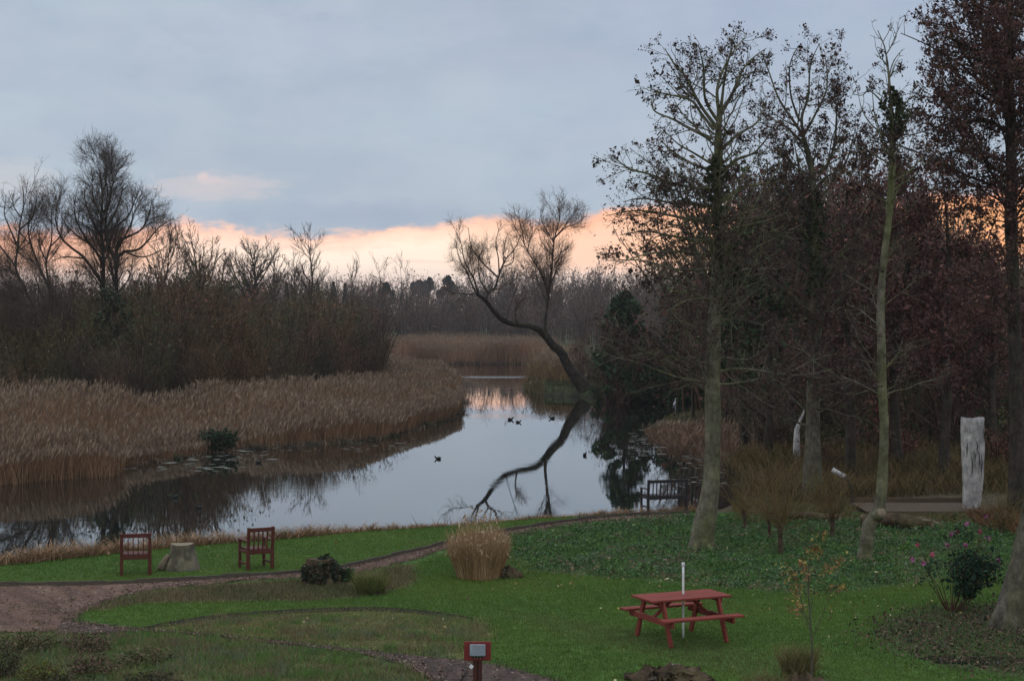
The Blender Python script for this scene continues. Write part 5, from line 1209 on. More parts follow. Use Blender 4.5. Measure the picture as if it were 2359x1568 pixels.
# ---- slender regrown tree with the sawn-off lower stem
D = 37.9; rng = RNG(103)
root, b0 = root_at('regrown_tree', 1993, 1290, D, 'slender tree regrown beside a sawn-off limb, its stem bent above a thick stump-like base')
base = L_(b0, D, [(1990, 1297), (1995, 1262), (1998, 1230), (2005, 1205), (2022, 1184)], [0.185, 0.15, 0.145, 0.15, 0.13])
tr = L_(b0, D, [(2008, 1200), (2024, 1172), (2029, 1150), (2035, 1060), (2037, 967), (2033, 904), (2030, 780), (2029, 700), (2036, 600), (2050, 480), (2055, 330), (2052, 241), (2042, 125), (2022, 70)], [0.13, 0.115, 0.10, 0.102, 0.098, 0.092, 0.085, 0.08, 0.075, 0.068, 0.055, 0.04, 0.022, 0.008])
limbs = [base, tr]
for pts, r, dp in [([(2047, 185), (2055, 150), (2070, 125), (2084, 112)], .018, .3), ([(2052, 260), (2007, 211), (1985, 220), (1962, 216)], .022, -.4), ([(2054, 320), (2010, 290), (1985, 250), (1975, 200)], .022, .5), ([(2054, 340), (2090, 280), (2110, 220)], .022, -.5), ([(2055, 380), (2000, 350), (1960, 330)], .025, .6), ([(2053, 420), (2100, 390), (2140, 340)], .025, .6),
    ([(2040, 850), (2075, 810), (2110, 790)], .022, -.3), ([(2034, 760), (1990, 720), (1950, 700)], .022, .6), ([(2036, 900), (2070, 880), (2090, 830)], .016, -.2)]:
    limbs.append(L_(b0, D, pts, [r, r * .7, r * .45, r * .2], dep=dp * 2))
limbs += auto_limbs(rng, tr, 30, 0.62, 1.0, 1.4, 0.95, 0.02, 0.06) + auto_limbs(rng, tr, 22, 0.26, 0.62, 1.9, 1.15, 0.016, 0.02)
skeleton(root, limbs, [dict(LV_ALDER[0], dens=3.2), dict(LV_ALDER[1]), dict(LV_ALDER[2], dens=4)], rng, M_BARK, TW_ALDER, skip=2, S0=12, leaf=[dict(lv=[2, 3], n=6500, clump=4, spread=0.04, size=0.029, cols=DKLEAF, t0=0.4)])
ivy_on(root, rng, tr, 0.78, 0.87, 800, 0.26, 0.042, (.9, 0, 0))
geo = Geo(); c = at(2031, 1181, D - 0.27) - b0; m_ = at(2023, 1185, D - .12) - b0
tube1(geo, [at(2010, 1195, D + .05) - b0, m_, c], [0.12, 0.135, 0.125], 18, 9, rough=0.04); geo.build('sawn_limb', M_BARK, root, True)
geo = Geo(); dv = norm((c - m_)[None])[0]; tube1(geo, [c + dv * 0.001, c + dv * 0.014], [0.10, 0.098], 18, 3); geo.build('cut_face', M_ENDGRAIN, root)

# ---- the big dark red tree at the right edge
D = 46.0; rng = RNG(104)
root, b0 = root_at('alder_tree', 2342, 1192, D, 'largest tree of the right edge, its dark red crown running out of the top')
tr = L_(b0, D, [(2341, 1195), (2342, 1080), (2341, 940), (2338, 800), (2334, 650), (2328, 501), (2330, 400), (2328, 301), (2322, 100), (2330, -60), (2340, -200)], [0.26, 0.19, 0.18, 0.17, 0.165, 0.16, 0.15, 0.14, 0.11, 0.07, 0.03])
limbs = [tr]
for pts, r, dp in [([(2333, 310), (2270, 275), (2232, 281), (2172, 271), (2107, 261)], .06, .5), ([(2326, 200), (2308, 150), (2213, 100), (2157, 75)], .055, -.6), ([(2322, 110), (2308, 50), (2240, 20), (2182, 10)], .05, .8), ([(2330, 380), (2260, 350), (2190, 350), (2130, 380)], .05, -.9), ([(2326, 250), (2250, 215), (2190, 160), (2150, 130)], .05, 1.0),
    ([(2322, 60), (2280, 0), (2220, -40)], .045, -.6), ([(2333, 430), (2260, 430), (2200, 420), (2120, 430)], .045, .8), ([(2332, 300), (2390, 240), (2440, 180)], .05, .4), ([(2328, 180), (2380, 110), (2430, 40)], .05, -.4), ([(2332, 420), (2400, 390), (2470, 380)], .05, .4),
    ([(2334, 640), (2280, 630), (2220, 660)], .04, .7), ([(2338, 800), (2270, 760), (2200, 770)], .035, -.7), ([(2334, 560), (2390, 560), (2430, 600)], .035, .3)]:
    limbs.append(L_(b0, D, pts, [r, r * .7, r * .45, r * .2], dep=dp * 2.4))
limbs += auto_limbs(rng, tr, 66, 0.48, 1.0, 3.4, 1.1, 0.04, 0.04) + auto_limbs(rng, tr, 18, 0.30, 0.52, 2.6, 1.3, 0.026, 0.02)
skeleton(root, limbs, [dict(d) for d in LV_ALDER], rng, M_BARKD, TW_RED, skip=1, S0=10, leaf=[dict(lv=[2, 3], n=62000, clump=5, spread=0.06, size=0.038, cols=RUST + DKLEAF[:2], t0=0.3, droop=0.8)])

# ---- leaning trunk cut off by the right edge
D = 29.8; rng = RNG(105)
root, b0 = root_at('leaning_tree', 2345, 1450, D, 'thick leaning grey trunk cut off by the right edge, nearest tree to the viewer')
tr = L_(b0, D, [(2325, 1470), (2343, 1420), (2360, 1340), (2383, 1220), (2410, 1080), (2440, 900), (2460, 700), (2480, 450), (2500, 200)], [0.42, 0.30, 0.27, 0.25, 0.23, 0.21, 0.18, 0.13, 0.05])
limbs = [tr] + auto_limbs(rng, tr, 22, 0.55, 1.0, 1.7, 0.9, 0.04, 0.06, only=(-2.0, 2.0))
skeleton(root, limbs, [dict(LV_ALDER[0], dens=1.8), dict(LV_ALDER[1], dens=3)], rng, M_BARKM, TW_ALDER, skip=1, S0=16, leaf=[dict(lv=[2], n=900, size=0.04, cols=RUST)])
geo = Geo()
for k, (dx, dy, l) in enumerate([(-.42, -.12, .5), (-.1, -.40, .5), (.45, -.3, .4)]):
    tube1(geo, [(dx * .2 - .05, dy * .2, .40), (dx * .6 - .08, dy * .6, .16), (dx * 1.0 - .08, dy * 1.0, -0.03)], [0.16, 0.17, 0.07], 8, 8, rough=.05, seed=k)
geo.build('root_flare', M_BARKM, root, True)

# ---- pollards with orange stems
def pollard(x, y, D, label, h0, seed, nst, hl, spread, tr_r=0.055):
    rng = RNG(seed); root, b0 = root_at('pollard', x, y, D, label, 'pollard', 'pollarded willows by the wet edge', z=0.0)
    ge_ = Geo(); tube1(ge_, [(0, 0, -0.02), (0.01, 0, h0 * .5), (-0.01, 0.01, h0)], [tr_r * 1.25, tr_r, tr_r * 1.3], 10, 8, rough=.05, seed=seed); ge_.build('trunk', M_LOG, root, True)
    P = []
    for k in range(nst):
        az_ = rng.uniform(0, 6.28); s = rng.uniform(.1, 1.2) * spread; l = hl * rng.uniform(.35, 1.2); z = h0 * rng.uniform(.6, 1.0)
        m1, m2 = rng.normal(0, .09, 2), rng.normal(0, .12, 2); P.append(resample([(0, 0, z), (math.cos(az_) * s * .45 + m1[0], math.sin(az_) * s * .45 + m1[1], z + l * .3), (math.cos(az_) * s * .9 + m2[0], math.sin(az_) * s * .9 + m2[1], z + l * .7), (math.cos(az_) * s * 1.25, math.sin(az_) * s * 1.25, z + l)], 6))
    P = np.array(P); R = np.tile(np.linspace(0.012, 0.004, 6), (nst, 1)); ge_ = Geo(); V, q = tubes(P, R, 4)
    c = np.array([(0.16, 0.105, 0.045), (0.12, 0.09, 0.042), (0.15, 0.125, 0.05), (0.19, 0.125, 0.055)])[rng.integers(0, 4, nst)]; ge_.add(V, q, None, np.repeat(c, 24, 0))
    P2, R2 = branch(rng, P, R, 5, .15, 1, .8, .5, 4, .25, .03, .6, .003); V, q = tubes(P2, R2, 3); ge_.add(V, q, None, (0.145, 0.112, 0.05)); ge_.build('shoots', M_TWIG, root)
pollard(1797, 1278, 38.7, 'tall orange-stemmed pollard with a bushy head on a thin trunk, right of the big alder', 0.85, 111, 40, 1.1, 0.8)
pollard(1917, 1238, 41.7, 'orange-stemmed pollard just left of the sawn-off tree', 0.58, 112, 36, 1.0, 0.75)
pollard(1772, 1240, 41.5, 'small pale-stemmed pollard hidden behind the tall one', 0.5, 113, 20, 0.9, 0.5, 0.04)
pollard(2305, 1235, 42.0, 'rust coloured pollard shoots in the bracken below the white dead trunk', 0.3, 114, 26, 0.9, 0.6, 0.05)
pollard(1715, 1222, 43.5, 'thin olive-stemmed pollard at the lawn edge just right of the big alder trunk', 0.45, 115, 26, 0.95, 0.6, 0.045)

# ---- the leaning willow across the river
D = 121.0; rng = RNG(106)
root, b0 = root_at('leaning_willow', 1353, 907, D, 'bare willow with a bent trunk leaning left over the river from the grassy point', z=WZ + 0.1)
TRL = [(1356, 915), (1347, 893), (1330, 873), (1307, 841), (1294, 812), (1272, 793), (1253, 768), (1227, 752), (1192, 747), (1163, 739), (1137, 716), (1118, 691), (1099, 678)]
tr = L_(b0, D, TRL, [0.60, 0.46, 0.38, 0.34, 0.31, 0.27, 0.235, 0.21, 0.195, 0.18, 0.165, 0.14, 0.11], dep=-6)
limbs = [tr]
dl = -6
for pts, r, d0, d1 in [([(1099, 678), (1086, 652), (1075, 626), (1060, 600), (1050, 560)], .10, -6, -4), ([(1104, 682), (1090, 640), (1070, 600), (1062, 560), (1048, 530)], .085, -6, -8), ([(1118, 691), (1125, 675), (1140, 662), (1150, 633), (1163, 601), (1188, 569), (1200, 540)], .12, -5.5, -4), ([(1148, 640), (1127, 620), (1108, 601), (1086, 569), (1079, 525)], .09, -5, -7),
    ([(1150, 633), (1148, 595), (1142, 560), (1150, 525)], .075, -5, -3), ([(1155, 615), (1180, 605), (1183, 580), (1175, 550)], .06, -5, -6), ([(1160, 605), (1162, 570), (1170, 535)], .06, -5, -4), ([(1090, 678), (1065, 676), (1040, 674), (1020, 662)], .06, -6, -7),
    ([(1125, 675), (1105, 640), (1103, 600), (1118, 560)], .07, -6, -8), ([(1190, 747), (1188, 712), (1208, 688), (1225, 684)], .085, -4, -3), ([(1165, 740), (1180, 690), (1190, 660)], .05, -4, -5),
    ([(1261, 780), (1256, 745), (1269, 639), (1275, 569), (1278, 546), (1290, 500), (1284, 475)], .15, -2.5, -2), ([(1276, 560), (1249, 511), (1246, 482)], .06, -2, -3), ([(1278, 548), (1304, 524), (1336, 511), (1345, 490)], .07, -2, -1), ([(1276, 590), (1250, 560), (1240, 530)], .05, -2, -1), ([(1280, 545), (1310, 510), (1330, 475), (1328, 462)], .055, -2, -3), ([(1275, 600), (1300, 575), (1318, 560)], .045, -2, -3),
    ([(1266, 690), (1249, 636), (1227, 598), (1208, 562), (1204, 537), (1195, 498)], .09, -2.5, -4), ([(1215, 575), (1225, 540), (1228, 505)], .045, -3, -4), ([(1208, 562), (1185, 520), (1180, 500)], .04, -3, -5)]:
    n = len(pts); limbs.append(([tuple(at(x, y, D + d0 + (d1 - d0) * k / (n - 1)) - b0) for k, (x, y) in enumerate(pts)], [r * .72, r * .56, r * .38, r * .18]))
LV_WIL = [dict(dens=2.1, t0=0.15, t1=1, ang=0.62, lr=0.40, K=6, wig=0.13, up=0.10, rr=0.40, rmin=0.018, lmax=2.6, into='trunk'),
          dict(dens=4.2, t0=0.12, t1=1, ang=0.6, lr=0.55, K=5, wig=0.14, up=0.08, rr=0.55, rmin=0.010),
          dict(dens=7.0, t0=0.1, t1=1, ang=0.55, lr=0.8, K=4, wig=0.13, up=0.07, rr=0.65, rmin=0.0062, lmin=.4)]
skeleton(root, limbs, [dict(LV_WIL[0], dens=2.8, lr=.42, rmin=.014), dict(LV_WIL[1], dens=5), dict(LV_WIL[2], dens=7, rmin=.0058), dict(LV_WIL[2], dens=5, K=3, rmin=.005, lr=.85, lmin=.35, ang=.6)], rng, M_BARKD, (0.17, 0.115, 0.08), S0=10, skip=1)

# ---- big bare willow on the left and its leaning neighbours
D = 100.0; rng = RNG(107)
root, b0 = root_at('willow_tree', 250, 900, D, 'biggest bare tree of the left bank with a broad domed crown of fine twigs', z=-0.1)
limbs = []
for pts, r, dp in [([(238, 905), (238, 760), (238, 601), (233, 500), (236, 420), (230, 345)], .28, .5), ([(262, 905), (266, 760), (267, 611), (250, 560), (243, 510), (250, 430), (262, 370)], .24, -1), ([(267, 620), (272, 549), (293, 533), (326, 510), (342, 470), (350, 430)], .13, -2), ([(266, 600), (287, 575), (319, 568), (345, 536), (368, 503), (401, 477)], .12, 2), ([(238, 620), (228, 588), (208, 555), (182, 532), (156, 503), (140, 470)], .13, -2),
    ([(240, 660), (195, 594), (163, 562), (140, 532), (129, 490), (130, 457), (137, 412)], .13, 2.5), ([(236, 540), (210, 480), (195, 420), (198, 370)], .11, 2), ([(238, 520), (262, 470), (278, 420), (285, 375)], .11, 2), ([(236, 480), (215, 420), (212, 360)], .08, -2), ([(243, 520), (290, 480), (310, 430), (318, 400)], .10, -1), ([(270, 570), (300, 500), (310, 460), (330, 420)], .09, 3), ([(238, 600), (200, 540), (175, 480), (170, 430)], .10, -3), ([(287, 575), (330, 590), (370, 570), (400, 540)], .07, 2), ([(195, 594), (150, 590), (120, 600)], .07, 1.5), ([(240, 470), (248, 400), (240, 350)], .07, 2.5)]:
    limbs.append(L_(b0, D, [(x, y if y > 600 else 600 - (600 - y) * .80) for x, y in pts], [r * .75, r * .55, r * .34, r * .13], dep=dp))
skeleton(root, limbs, [dict(LV_WIL[0], dens=5.0, lmax=2.4, lr=0.40, rmin=0.013, t0=.42, up=.07, rr=.36), dict(LV_WIL[1], dens=4.2, lr=0.55), dict(LV_WIL[2], dens=6.5, up=.08, rmin=.0056), dict(LV_WIL[2], dens=5, K=3, rmin=.005, lr=.85, lmin=.35, ang=.65, up=.04)], rng, M_BARKD, (0.105, 0.085, 0.068), S0=8)

def left_tree(label, D, limbs_px, seed, dens=1.5, twig=(0.11, 0.085, 0.068), name='willow_tree'):
    rng = RNG(seed); x, y = limbs_px[0][0][0]
    root, b0 = root_at(name, x, y, D, label, group=None, z=-0.1)
    limbs = [L_(b0, D, pts, [r * .8, r * .6, r * .38, r * .15], dep=dp) for pts, r, dp in limbs_px]
    skeleton(root, limbs, [dict(LV_WIL[0], dens=dens, lmax=3.5, rmin=.02), dict(LV_WIL[1], dens=dens * 2.6), dict(LV_WIL[2], dens=dens * 4), dict(LV_WIL[2], dens=4, K=3, rmin=.005, lr=.8, lmin=.3, ang=.65)], rng, M_BARKD, twig, S0=7)
left_tree('bare willow leaning left at the picture edge, its stem crossing the thicket', 96, [([(190, 905), (130, 780), (81, 708), (49, 650), (36, 614), (42, 562), (46, 516), (55, 470), (52, 428)], .17, 1), ([(36, 614), (10, 580), (-10, 550), (-30, 510)], .07, -2), ([(42, 570), (20, 520), (10, 490), (15, 450)], .07, 2), ([(44, 530), (75, 500), (85, 450)], .06, -2), ([(48, 500), (30, 470), (35, 430)], .05, 1.5), ([(40, 580), (65, 560), (90, 530)], .05, 2)], 121, 1.7)
left_tree('forked bare willow between the edge tree and the big domed willow', 98, [([(170, 905), (140, 740), (111, 643), (107, 601), (116, 568), (120, 536), (118, 490)], .16, 1), ([(125, 690), (88, 607), (72, 565), (65, 523), (75, 470)], .11, -2), ([(107, 601), (90, 560), (95, 510)], .06, 2), ([(114, 570), (140, 540), (145, 500)], .06, -1), ([(72, 565), (50, 540), (40, 510)], .05, 1)], 122, 1.7)

# ---- generic bare tree: crown built round a trunk, given in metres
def bare(name, label, x, D, ytop, seed, w=0.35, r=0.18, twig=(0.12, 0.095, 0.078), t0=0.35, ang=0.7, up=0.10, dens=1.2, nl=16, group=None, zb=None, leaf=None, rmin=0.016, ybase=None):
    rng = RNG(seed); X = at(x, HOR, D)[0]; z0 = float(gz(np.array([[X, D]]))[0]); h = at(x, ytop, D)[2] - z0
    root = empty(name, (X, D, z0), label, 'tree', group)
    tr = ([(0, 0, -.2), (rng.normal(0, .02) * h, 0, h * .35), (rng.normal(0, .03) * h, rng.normal(0, .03) * h, h * .7), (rng.normal(0, .03) * h, 0, h)], [r, r * .7, r * .4, r * .1])
    limbs = [tr] + auto_limbs(rng, tr, nl, t0, .97, h * w, ang, r * .45, up)
    s = D / 120.0
    skeleton(root, limbs, [dict(LV_WIL[0], dens=dens * 1.3, lmax=3, rmin=rmin * 1.3), dict(LV_WIL[1], dens=dens * 2.2, rmin=rmin), dict(LV_WIL[2], dens=dens * 2.6, rmin=rmin * .55)][:3 if D < 230 else 2], rng, M_BARKD, twig, S0=6, leaf=leaf)
    return root
bare('oak_tree', 'round-headed bare oak rising above the left thicket', 580, 190, 572, 131, .42, .36, t0=.38, ang=.95, up=.06, dens=1.5, nl=26, rmin=.022)
bare('bare_tree', 'narrower bare tree just right of the round-headed oak', 632, 195, 583, 132, .32, .24, dens=1.2, nl=18, rmin=.02)
bare('birch_tree', 'pointed bare tree, tallest of the skyline right of the round-headed oak', 720, 178, 556, 133, .28, .24, t0=.3, ang=.85, up=.06, dens=1.3, nl=22, rmin=.02)
bare('bare_tree', 'short bushy bare tree left of the pointed skyline tree', 680, 180, 600, 134, .35, .2, dens=1.3, rmin=.02)
bare('bare_tree', 'domed bare tree on the skyline right of the big domed willow', 455, 125, 552, 135, .42, .2, dens=1.4, nl=22, ang=.8, twig=(0.15, 0.10, 0.072))
bare('bare_tree', 'low bare tree at the right foot of the big domed willow', 390, 118, 560, 136, .42, .18, dens=1.3, nl=18, twig=(0.14, 0.095, 0.07))
bare('bare_tree', 'small dark bare tree in the dip left of the round-headed oak', 515, 150, 610, 137, .35, .18, dens=1.5)
for k, (x, yt, D_, lab) in enumerate([(762, 612, 220, 'thin bare skyline tree right of the pointed one'), (803, 606, 240, 'slender whip-like tree, first of the pale row on the skyline'), (822, 612, 245, 'slender whip-like tree, second of the pale row on the skyline'), (868, 606, 260, 'faint feathery tree left of the dark round-topped pine'), (885, 616, 262, 'faint feathery tree directly above the dark round-topped pine'), (925, 608, 300, 'pale feathery tree left of the twin pines'), (938, 612, 300, 'pale feathery tree nearest the twin pines on the left')]):
    bare('slender_tree', lab, x, D_, yt, 140 + k, .14, .12, twig=(0.15, 0.125, 0.11), t0=.3, ang=.5, dens=.9, nl=14, group='slender trees on the skyline', rmin=.022)

# ---- distant conifers
def conifer(name, label, x, D, ytop, wpx, seed, flat=0.0, group='distant evergreens on the skyline'):
    rng = RNG(seed); X = at(x, HOR, D)[0]; z0 = float(gz(np.array([[X, D]]))[0]); h = at(x, ytop, D)[2] - z0; w = wpx * D / F / 2
    root = empty(name, (X, D, z0), label, 'tree', group)
    ge_ = Geo(); tube1(ge_, [(0, 0, -.3), (0.1, 0, h * .5), (0, 0, h * .93)], [h * .025, h * .018, h * .006], 7, 6); ge_.build('trunk', M_BARKD, root)
    ge_ = Geo(); n = 4200
    if flat:
        nc = 13; cx_ = rng.uniform(-.85, .85, nc); cc = np.stack([cx_ * w, rng.uniform(-.7, .7, nc) * w, h * (.92 - .40 * cx_ ** 2 - .22 * rng.uniform(0, 1, nc) ** 2)], 1); k = rng.integers(0, nc, n)
        p = cc[k] + norm(rng.normal(0, 1, (n, 3))) * (rng.uniform(.3, 1, (n, 1)) ** .6) * np.array([w * .36, w * .36, h * .075])
    else:
        t = rng.uniform(0, 1, n) ** .8; rad = w * (1 - t) ** .75 * (.75 + .25 * np.sin(t * 40)); a = rng.uniform(0, 6.28, n); rr_ = rad * rng.uniform(.25, 1, n) ** .6
        p = np.stack([np.cos(a) * rr_, np.sin(a) * rr_, h * (.22 + .78 * t)], 1)
    add_leaves(ge_, rng, p, h * .019, [(0.022, 0.034, 0.026), (0.03, 0.042, 0.03), (0.018, 0.026, 0.022)], .6); ge_.build('crown', M_VEG, root)
conifer('pine_tree', 'flat-topped left pine of the pair on the far skyline', 964, 560, 639, 46, 161, 1)
conifer('pine_tree', 'right pine of the pair on the far skyline, slightly pointed', 987, 570, 633, 28, 162, 1)
conifer('pine_tree', 'broad dark pine just left of the leaning willow crown', 1032, 480, 631, 46, 163, 1)
conifer('pine_tree', 'single round-topped dark pine left of the pair', 893, 420, 644, 34, 164, 1)
conifer('fir_tree', 'blunt dark fir on the skyline right of the pointed bare tree', 768, 330, 650, 30, 165)
conifer('fir_tree', 'narrow dark fir close behind the blunt one, to its right', 795, 340, 655, 22, 166)
conifer('fir_tree', 'dark fir showing in the gap left of the pointed bare tree', 732, 330, 652, 24, 167)
conifer('fir_tree', 'squat dark evergreen farthest left, below the short bushy bare tree', 660, 300, 650, 26, 168)

# ---- holly and other dark evergreens on the right bank
def evergreen(label, x, D, ytop, wid, seed, n=7000, size=.10, pal=None, name='holly_tree', hb=0.1):
    rng = RNG(seed); X = at(x, HOR, D)[0]; z0 = float(gz(np.array([[X, D]]))[0]); h = at(x, ytop, D)[2] - z0
    root = empty(name, (X, D, z0), label, 'tree')
    ge_ = Geo(); tube1(ge_, [(0, 0, -.3), (0.05, 0, h * .5), (0, 0, h * .9)], [.16, .11, .04], 7, 6)
    tr = ([(0, 0, 0), (0, 0, h * .9)], [.14, .04])
    for p_, r_ in auto_limbs(rng, tr, 14, .2, .95, wid * .8, 1.0, .05): tube1(ge_, p_, r_, 5, 7)
    ge_.build('trunk', M_BARKD, root)
    ge_ = Geo(); nc = 95; t = rng.uniform(0, 1, nc); a = rng.uniform(0, 6.28, nc); rad = wid * np.sqrt(np.clip(1 - (t * 1.02) ** 2.2, .03, 1)) * rng.uniform(.35, 1, nc)
    cc = np.stack([np.cos(a) * rad, np.sin(a) * rad, h * (hb + (.95 - hb) * t)], 1); k = rng.integers(0, nc, n)
    p = cc[k] + norm(rng.normal(0, 1, (n, 3))) * (rng.uniform(.1, 1, (n, 1)) ** .5) * wid * rng.uniform(.16, .34, nc)[k][:, None]
    p[:, 2] = np.maximum(p[:, 2], .05)
    add_leaves(ge_, rng, p, size, pal or [(0.035, 0.066, 0.034), (0.05, 0.085, 0.04), (0.028, 0.048, 0.028), (0.06, 0.09, 0.042)], .65); ge_.build('crown', M_VEG, root)
evergreen('dark green holly at the water edge right of the leaning willow', 1436, 112, 665, 1.9, 171, 9000, .11)
evergreen("second dark holly overhanging the black inlet above the heron", 1556, 113, 752, 2.6, 172, 11000, .11)
evergreen('third dark holly at the right end of the black inlet, behind the tall alder trunk', 1660, 110, 715, 2.4, 177, 10000, .11)
evergreen('dark ivy-clad tree filling the middle of the right hand wood', 1770, 64, 470, 2.3, 173, 11000, .085, [(0.05, 0.078, 0.034), (0.07, 0.095, 0.042), (0.10, 0.07, 0.05), (0.035, 0.05, 0.028)], 'ivy_clad_tree', .3)

evergreen('dark ivy-covered tree at the foot of the big domed willow', 258, 95, 655, 1.9, 174, 5000, .08, [(0.045, 0.066, 0.032), (0.06, 0.075, 0.036), (0.08, 0.065, 0.045), (0.03, 0.042, 0.024)], 'ivy_clad_tree', .05)
# ---- leafy red alders of the right hand wood
def red_tree(label, x, D, ytop, wid, seed, n=12000, cols=RUST, ln=.38, t0=.25, size=.06, dens=1.0, name='alder_tree'):
    rng = RNG(seed); X = at(x, HOR, D)[0]; z0 = float(gz(np.array([[X, D]]))[0]); h = at(x, ytop, D)[2] - z0
    root = empty(name, (X, D, z0), label, 'tree', 'alders of the right hand wood')
    tr = ([(0, 0, -.2), (rng.normal(0, .2), rng.normal(0, .2), h * .4), (rng.normal(0, .3), rng.normal(0, .3), h * .75), (0, 0, h)], [.2, .14, .08, .02])
    limbs = [tr] + auto_limbs(rng, tr, 26, t0, .98, wid, 1.05, .05, .06)
    skeleton(root, limbs, [dict(LV_ALDER[0], dens=2.2 * dens, rmin=.014), dict(LV_ALDER[1], dens=3.6 * dens, rmin=.010)], rng, M_BARKD, TW_RED, skip=1, S0=7, leaf=[dict(lv=[1, 2], n=int(n * .75), clump=7, spread=.14, size=size, cols=cols, t0=.25, droop=.5)])
red_tree('dense dark red alder between the mossy alder and the slender regrown tree', 1960, 58, 395, 2.6, 181, 15000)
red_tree('dense dark red alder behind the slender regrown tree', 2070, 60, 362, 2.9, 182, 19000)
red_tree('dense dark red alder between the slender tree and the largest edge tree', 2170, 57, 385, 2.7, 183, 17000)
red_tree('dull brown alder right behind the big ivy-clad alder', 1715, 70, 430, 2.6, 184, 9000, DKLEAF + RUST[:1])
red_tree('brown alder between the first two tall alders, top in the sky', 1830, 72, 330, 3.0, 186, 8000, DKLEAF)
red_tree('red alder low at the right edge under the sunset gap', 2290, 66, 590, 3.0, 187, 12000)
red_tree('dark red alder low behind the slender regrown tree, left of its stem', 1960, 72, 560, 3.2, 188, 12000)
red_tree('dark red alder low in the wood left of the white dead trunk', 2130, 74, 545, 3.2, 189, 12000)
red_tree('brown alder low in the wood between the two tall alders', 1740, 84, 600, 3.6, 190, 10000, DKLEAF + RUST[:2])

# ---- thickets and far woods (masses nobody could count)
def bush_proto(seed, h, w, twig, leafcols, nleaf, ns=16, d2=2.2, d3=2.4, lsize=.06, rmin=.014):
    rng = RNG(seed); P = []
    for k in range(ns):
        a = rng.uniform(0, 6.28); s = rng.uniform(.1, 1) * w; l = h * rng.uniform(.6, 1.0); b = rng.normal(0, w * .2, 2)
        P.append(resample([(b[0], b[1], -.2), (b[0] + math.cos(a) * s * .3, b[1] + math.sin(a) * s * .3, l * .45), (b[0] + math.cos(a) * s, b[1] + math.sin(a) * s, l)], 7))
    P = np.array(P); R = np.tile(np.linspace(.05, .014, 7), (ns, 1)); ge_ = Geo()
    V, q = tubes(P, R, 4); ge_.add(V, q, None, np.array(twig) * .42)
    P1, R1 = branch(rng, P, R, d2, .1, 1, .65, .38, 5, .15, .08, .55, rmin); V, q = tubes(P1, R1, 3); ge_.add(V, q, None, np.repeat(np.array(twig) * rng.uniform(.7, 1.3, (len(P1), 1)), 15, 0))
    P2, R2 = branch(rng, P1, R1, d3, .1, 1, .65, .5, 3, .18, .06, .7, rmin * .8); V, q = tubes(P2, R2, 3); ge_.add(V, q, None, np.repeat(np.array(twig) * rng.uniform(.7, 1.3, (len(P2), 1)), 9, 0))
    if nleaf: add_leaves(ge_, rng, along(rng, P1, nleaf, .1, 1, .25), lsize, leafcols, .6, .3)
    return ge_.arrays()
BR = [(0.11, 0.088, 0.062), (0.15, 0.10, 0.068), (0.09, 0.088, 0.055), (0.13, 0.08, 0.062)]
GRN = [(0.065, 0.078, 0.042), (0.08, 0.09, 0.048), (0.11, 0.088, 0.055)]
def thicket(name, protos, spots, rng, tints):
    ge_ = Geo()
    for x, y, s in spots:
        pr = protos[int(rng.integers(0, len(protos)))]; a = rng.uniform(0, 6.28); c, s_ = math.cos(a) * s, math.sin(a) * s; z0 = float(gz(np.array([[x, y]]))[0])
        M = np.array([[c, -s_, 0, x], [s_, c, 0, y], [0, 0, s * rng.uniform(.9, 1.1), z0], [0, 0, 0, 1.0]])
        t = np.array(tints[int(rng.integers(0, len(tints)))]) * rng.uniform(.8, 1.2)
        ge_.put(pr, M, t)
    return tag(ge_.build(name, M_TWIG), kind='stuff')
rng = RNG(201)
PR = [bush_proto(210 + k, 6.0, 2.2, (0.125, 0.098, 0.076), BR if k % 2 else GRN + BR[:1], 750, 15) for k in range(4)]
TINT = [(.9, 1, .85), (1.3, 1.0, .78), (.75, .95, .70), (1.15, .9, .8), (.75, .75, .72), (1.05, 1.1, .75)]
def spots_px(lst, rng, jit=0.6):
    out = []
    for x, D_, h in lst:
        X = at(x, HOR, D_)[0]; out.append((X + rng.normal(0, jit), D_ + rng.normal(0, jit), h / 6.0))
    return out
lst = []
backD = lambda x: np.interp(x, [-400, 300, 420, 560, 700, 850, 900], [88, 88, 94, 100, 108, 124, 132])
topY = lambda x: np.interp(x, [-400, 0, 100, 200, 330, 420, 480, 560, 640, 760, 850, 900], [640, 640, 655, 640, 620, 605, 620, 650, 655, 665, 690, 745])
for row, (dd_, hf) in enumerate([(0, .52), (4, .72), (9, .9), (16, 1.0), (26, 1.0)]):
    for x in np.arange(-330, 885, 42 - row * 2):
        xx = x + rng.uniform(-18, 18); Dd = backD(xx) + dd_ + rng.uniform(0, 3); ht = (HC - (topY(xx) - HOR) * Dd / F) * hf * rng.uniform(.86, 1.06)
        lst.append((xx, Dd, max(2.2, ht)))
thicket('left_thicket', PR, spots_px(lst, rng), rng, TINT)
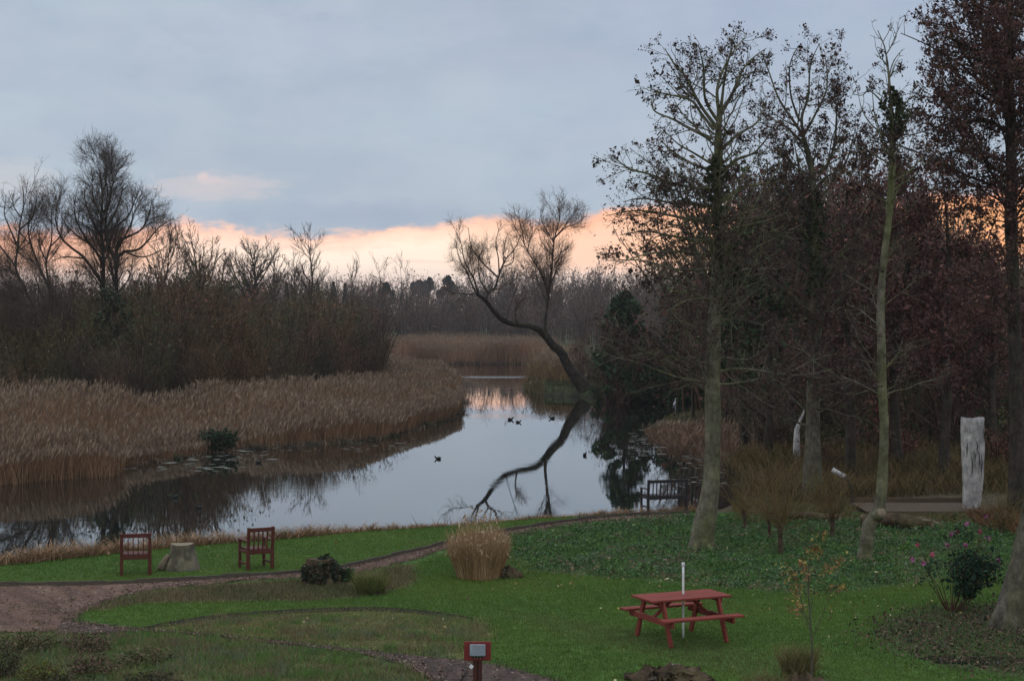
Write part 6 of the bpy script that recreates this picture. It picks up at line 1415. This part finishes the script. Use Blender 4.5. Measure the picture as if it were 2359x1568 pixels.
# scrub of the right hand bank
PR2 = [bush_proto(230 + k, 6.0, 2.4, (0.17, 0.12, 0.105) if k % 2 else (0.16, 0.14, 0.095), [RUST + BR[:2], GRN + BR, RUST, DKLEAF + GRN][k], 800, 15, lsize=.075) for k in range(4)]
lst = []
for row, (D0, y0, y1) in enumerate([(72, 800, 690), (84, 720, 640), (98, 665, 620), (114, 655, 610)]):
    for x in np.arange(1500 if row < 2 else 1400, 2700, 62):
        xx = x + rng.uniform(-25, 25); Dd = D0 + rng.uniform(-4, 6)
        if xx < 1730 and row == 0: continue
        if xx < 1690 and row == 1: continue
        if xx < 1620 and row == 2: continue
        if xx < 1470 and row < 3: continue
        yt = rng.uniform(y1, y0)
        if xx < 1650: yt = max(yt, 735)
        lst.append((xx, Dd, max(2.0, HC - (yt - HOR) * Dd / F)))
thicket('right_thicket', PR2, spots_px(lst, rng), rng, [(1, .95, .9), (1.1, .85, .85), (.85, 1.0, .8), (1.0, .9, .9)])
PRL = [bush_proto(270 + k, 2.0, 1.3, (0.13, 0.10, 0.075), [RUST + BR, GRN + BR, GRN + RUST[:2]][k], 900, 16, 3.5, 4, .06, .008) for k in range(3)]
lst = []
for D0 in (61, 65, 69, 75):
    for x in np.arange(1815, 2560, 46):
        lst.append((x + rng.uniform(-20, 20), D0 + rng.uniform(-1.5, 1.5), 3.0 * rng.uniform(.8, 2.4) * (.75 if D0 < 63 else 1)))
lst = [(x, D_, h) for x, D_, h in lst if not (abs(x - 1840) < 40 and D_ < 63) and not (D_ < 68 and h > 5.0)]
thicket('bramble_undergrowth', PRL, spots_px(lst, rng, .3), rng, [(1, .95, .9), (1.15, .85, .8), (.75, 1.0, .7), (.9, .8, .8)])
lst = []
for row, (D0, y0, y1) in enumerate([(86, 500, 430), (100, 450, 380), (118, 470, 400)]):
    for x in np.arange(1700, 2160, 42):
        xx = x + rng.uniform(-20, 20); yt = rng.uniform(y1, y0) + 70 * ss(1680, 1570, np.array([xx]))[0]
        lst.append((xx, D0 + rng.uniform(-4, 6), HC - (yt - HOR) * D0 / F))
    for x in np.arange(2180, 2700, 70): lst.append((x + rng.uniform(-20, 20), D0 + rng.uniform(-4, 6), HC - (rng.uniform(590, 650) - HOR) * D0 / F))
thicket('right_wood', PR2, spots_px(lst, rng), rng, [(1, .95, .9), (1.1, .8, .8), (.8, 1.0, .8), (1.0, .9, .9)])
# low scrub right along the far water's edge and behind the grassy point
lst = [(x + rng.uniform(-10, 10), rng.uniform(128, 140), rng.uniform(2.2, 3.6) + 1.5 * (x > 1400)) for x in np.arange(1312, 1480, 15)] + [(x + rng.uniform(-10, 10), rng.uniform(121, 126), rng.uniform(1.6, 2.6)) for x in np.arange(1430, 1500, 12)]
thicket('far_bank_scrub', PR2, spots_px(lst, rng, .4), rng, [(1, .95, .9), (1.1, .9, .85), (.9, 1.0, .8)])
# the far wood: rows of lower crowns closing the view
PR3 = [bush_proto(250 + k, 6.0, 2.6, (0.13, 0.10, 0.088), BR, 420, 14, 1.8, 1.8, .09, .022) for k in range(3)]
lst = []
for row, (D0, yt) in enumerate([(262, 712), (285, 690), (320, 672), (365, 660), (430, 655), (520, 656)]):
    for x in np.arange(-250, 2650, 58 - row * 4):
        xx = x + rng.uniform(-20, 20); Dd = D0 + rng.uniform(-8, 12); X = at(xx, HOR, Dd)[0]; zg = float(gz(np.array([[X, Dd]]))[0])
        yy = yt + rng.uniform(-6, 10) - (18 if 1130 < xx < 2400 and row > 2 else 0)
        lst.append((xx, Dd, max(3.0, HC - (yy - HOR) * Dd / F - zg) * 1.12))
thicket('far_wood', PR3, spots_px(lst, rng, 1.0), rng, [(1, 1, 1), (1.1, 1.0, .95), (.9, .95, .95)])
print('faces', sum(len(o.data.polygons) for o in sc.objects if o.type == 'MESH'))
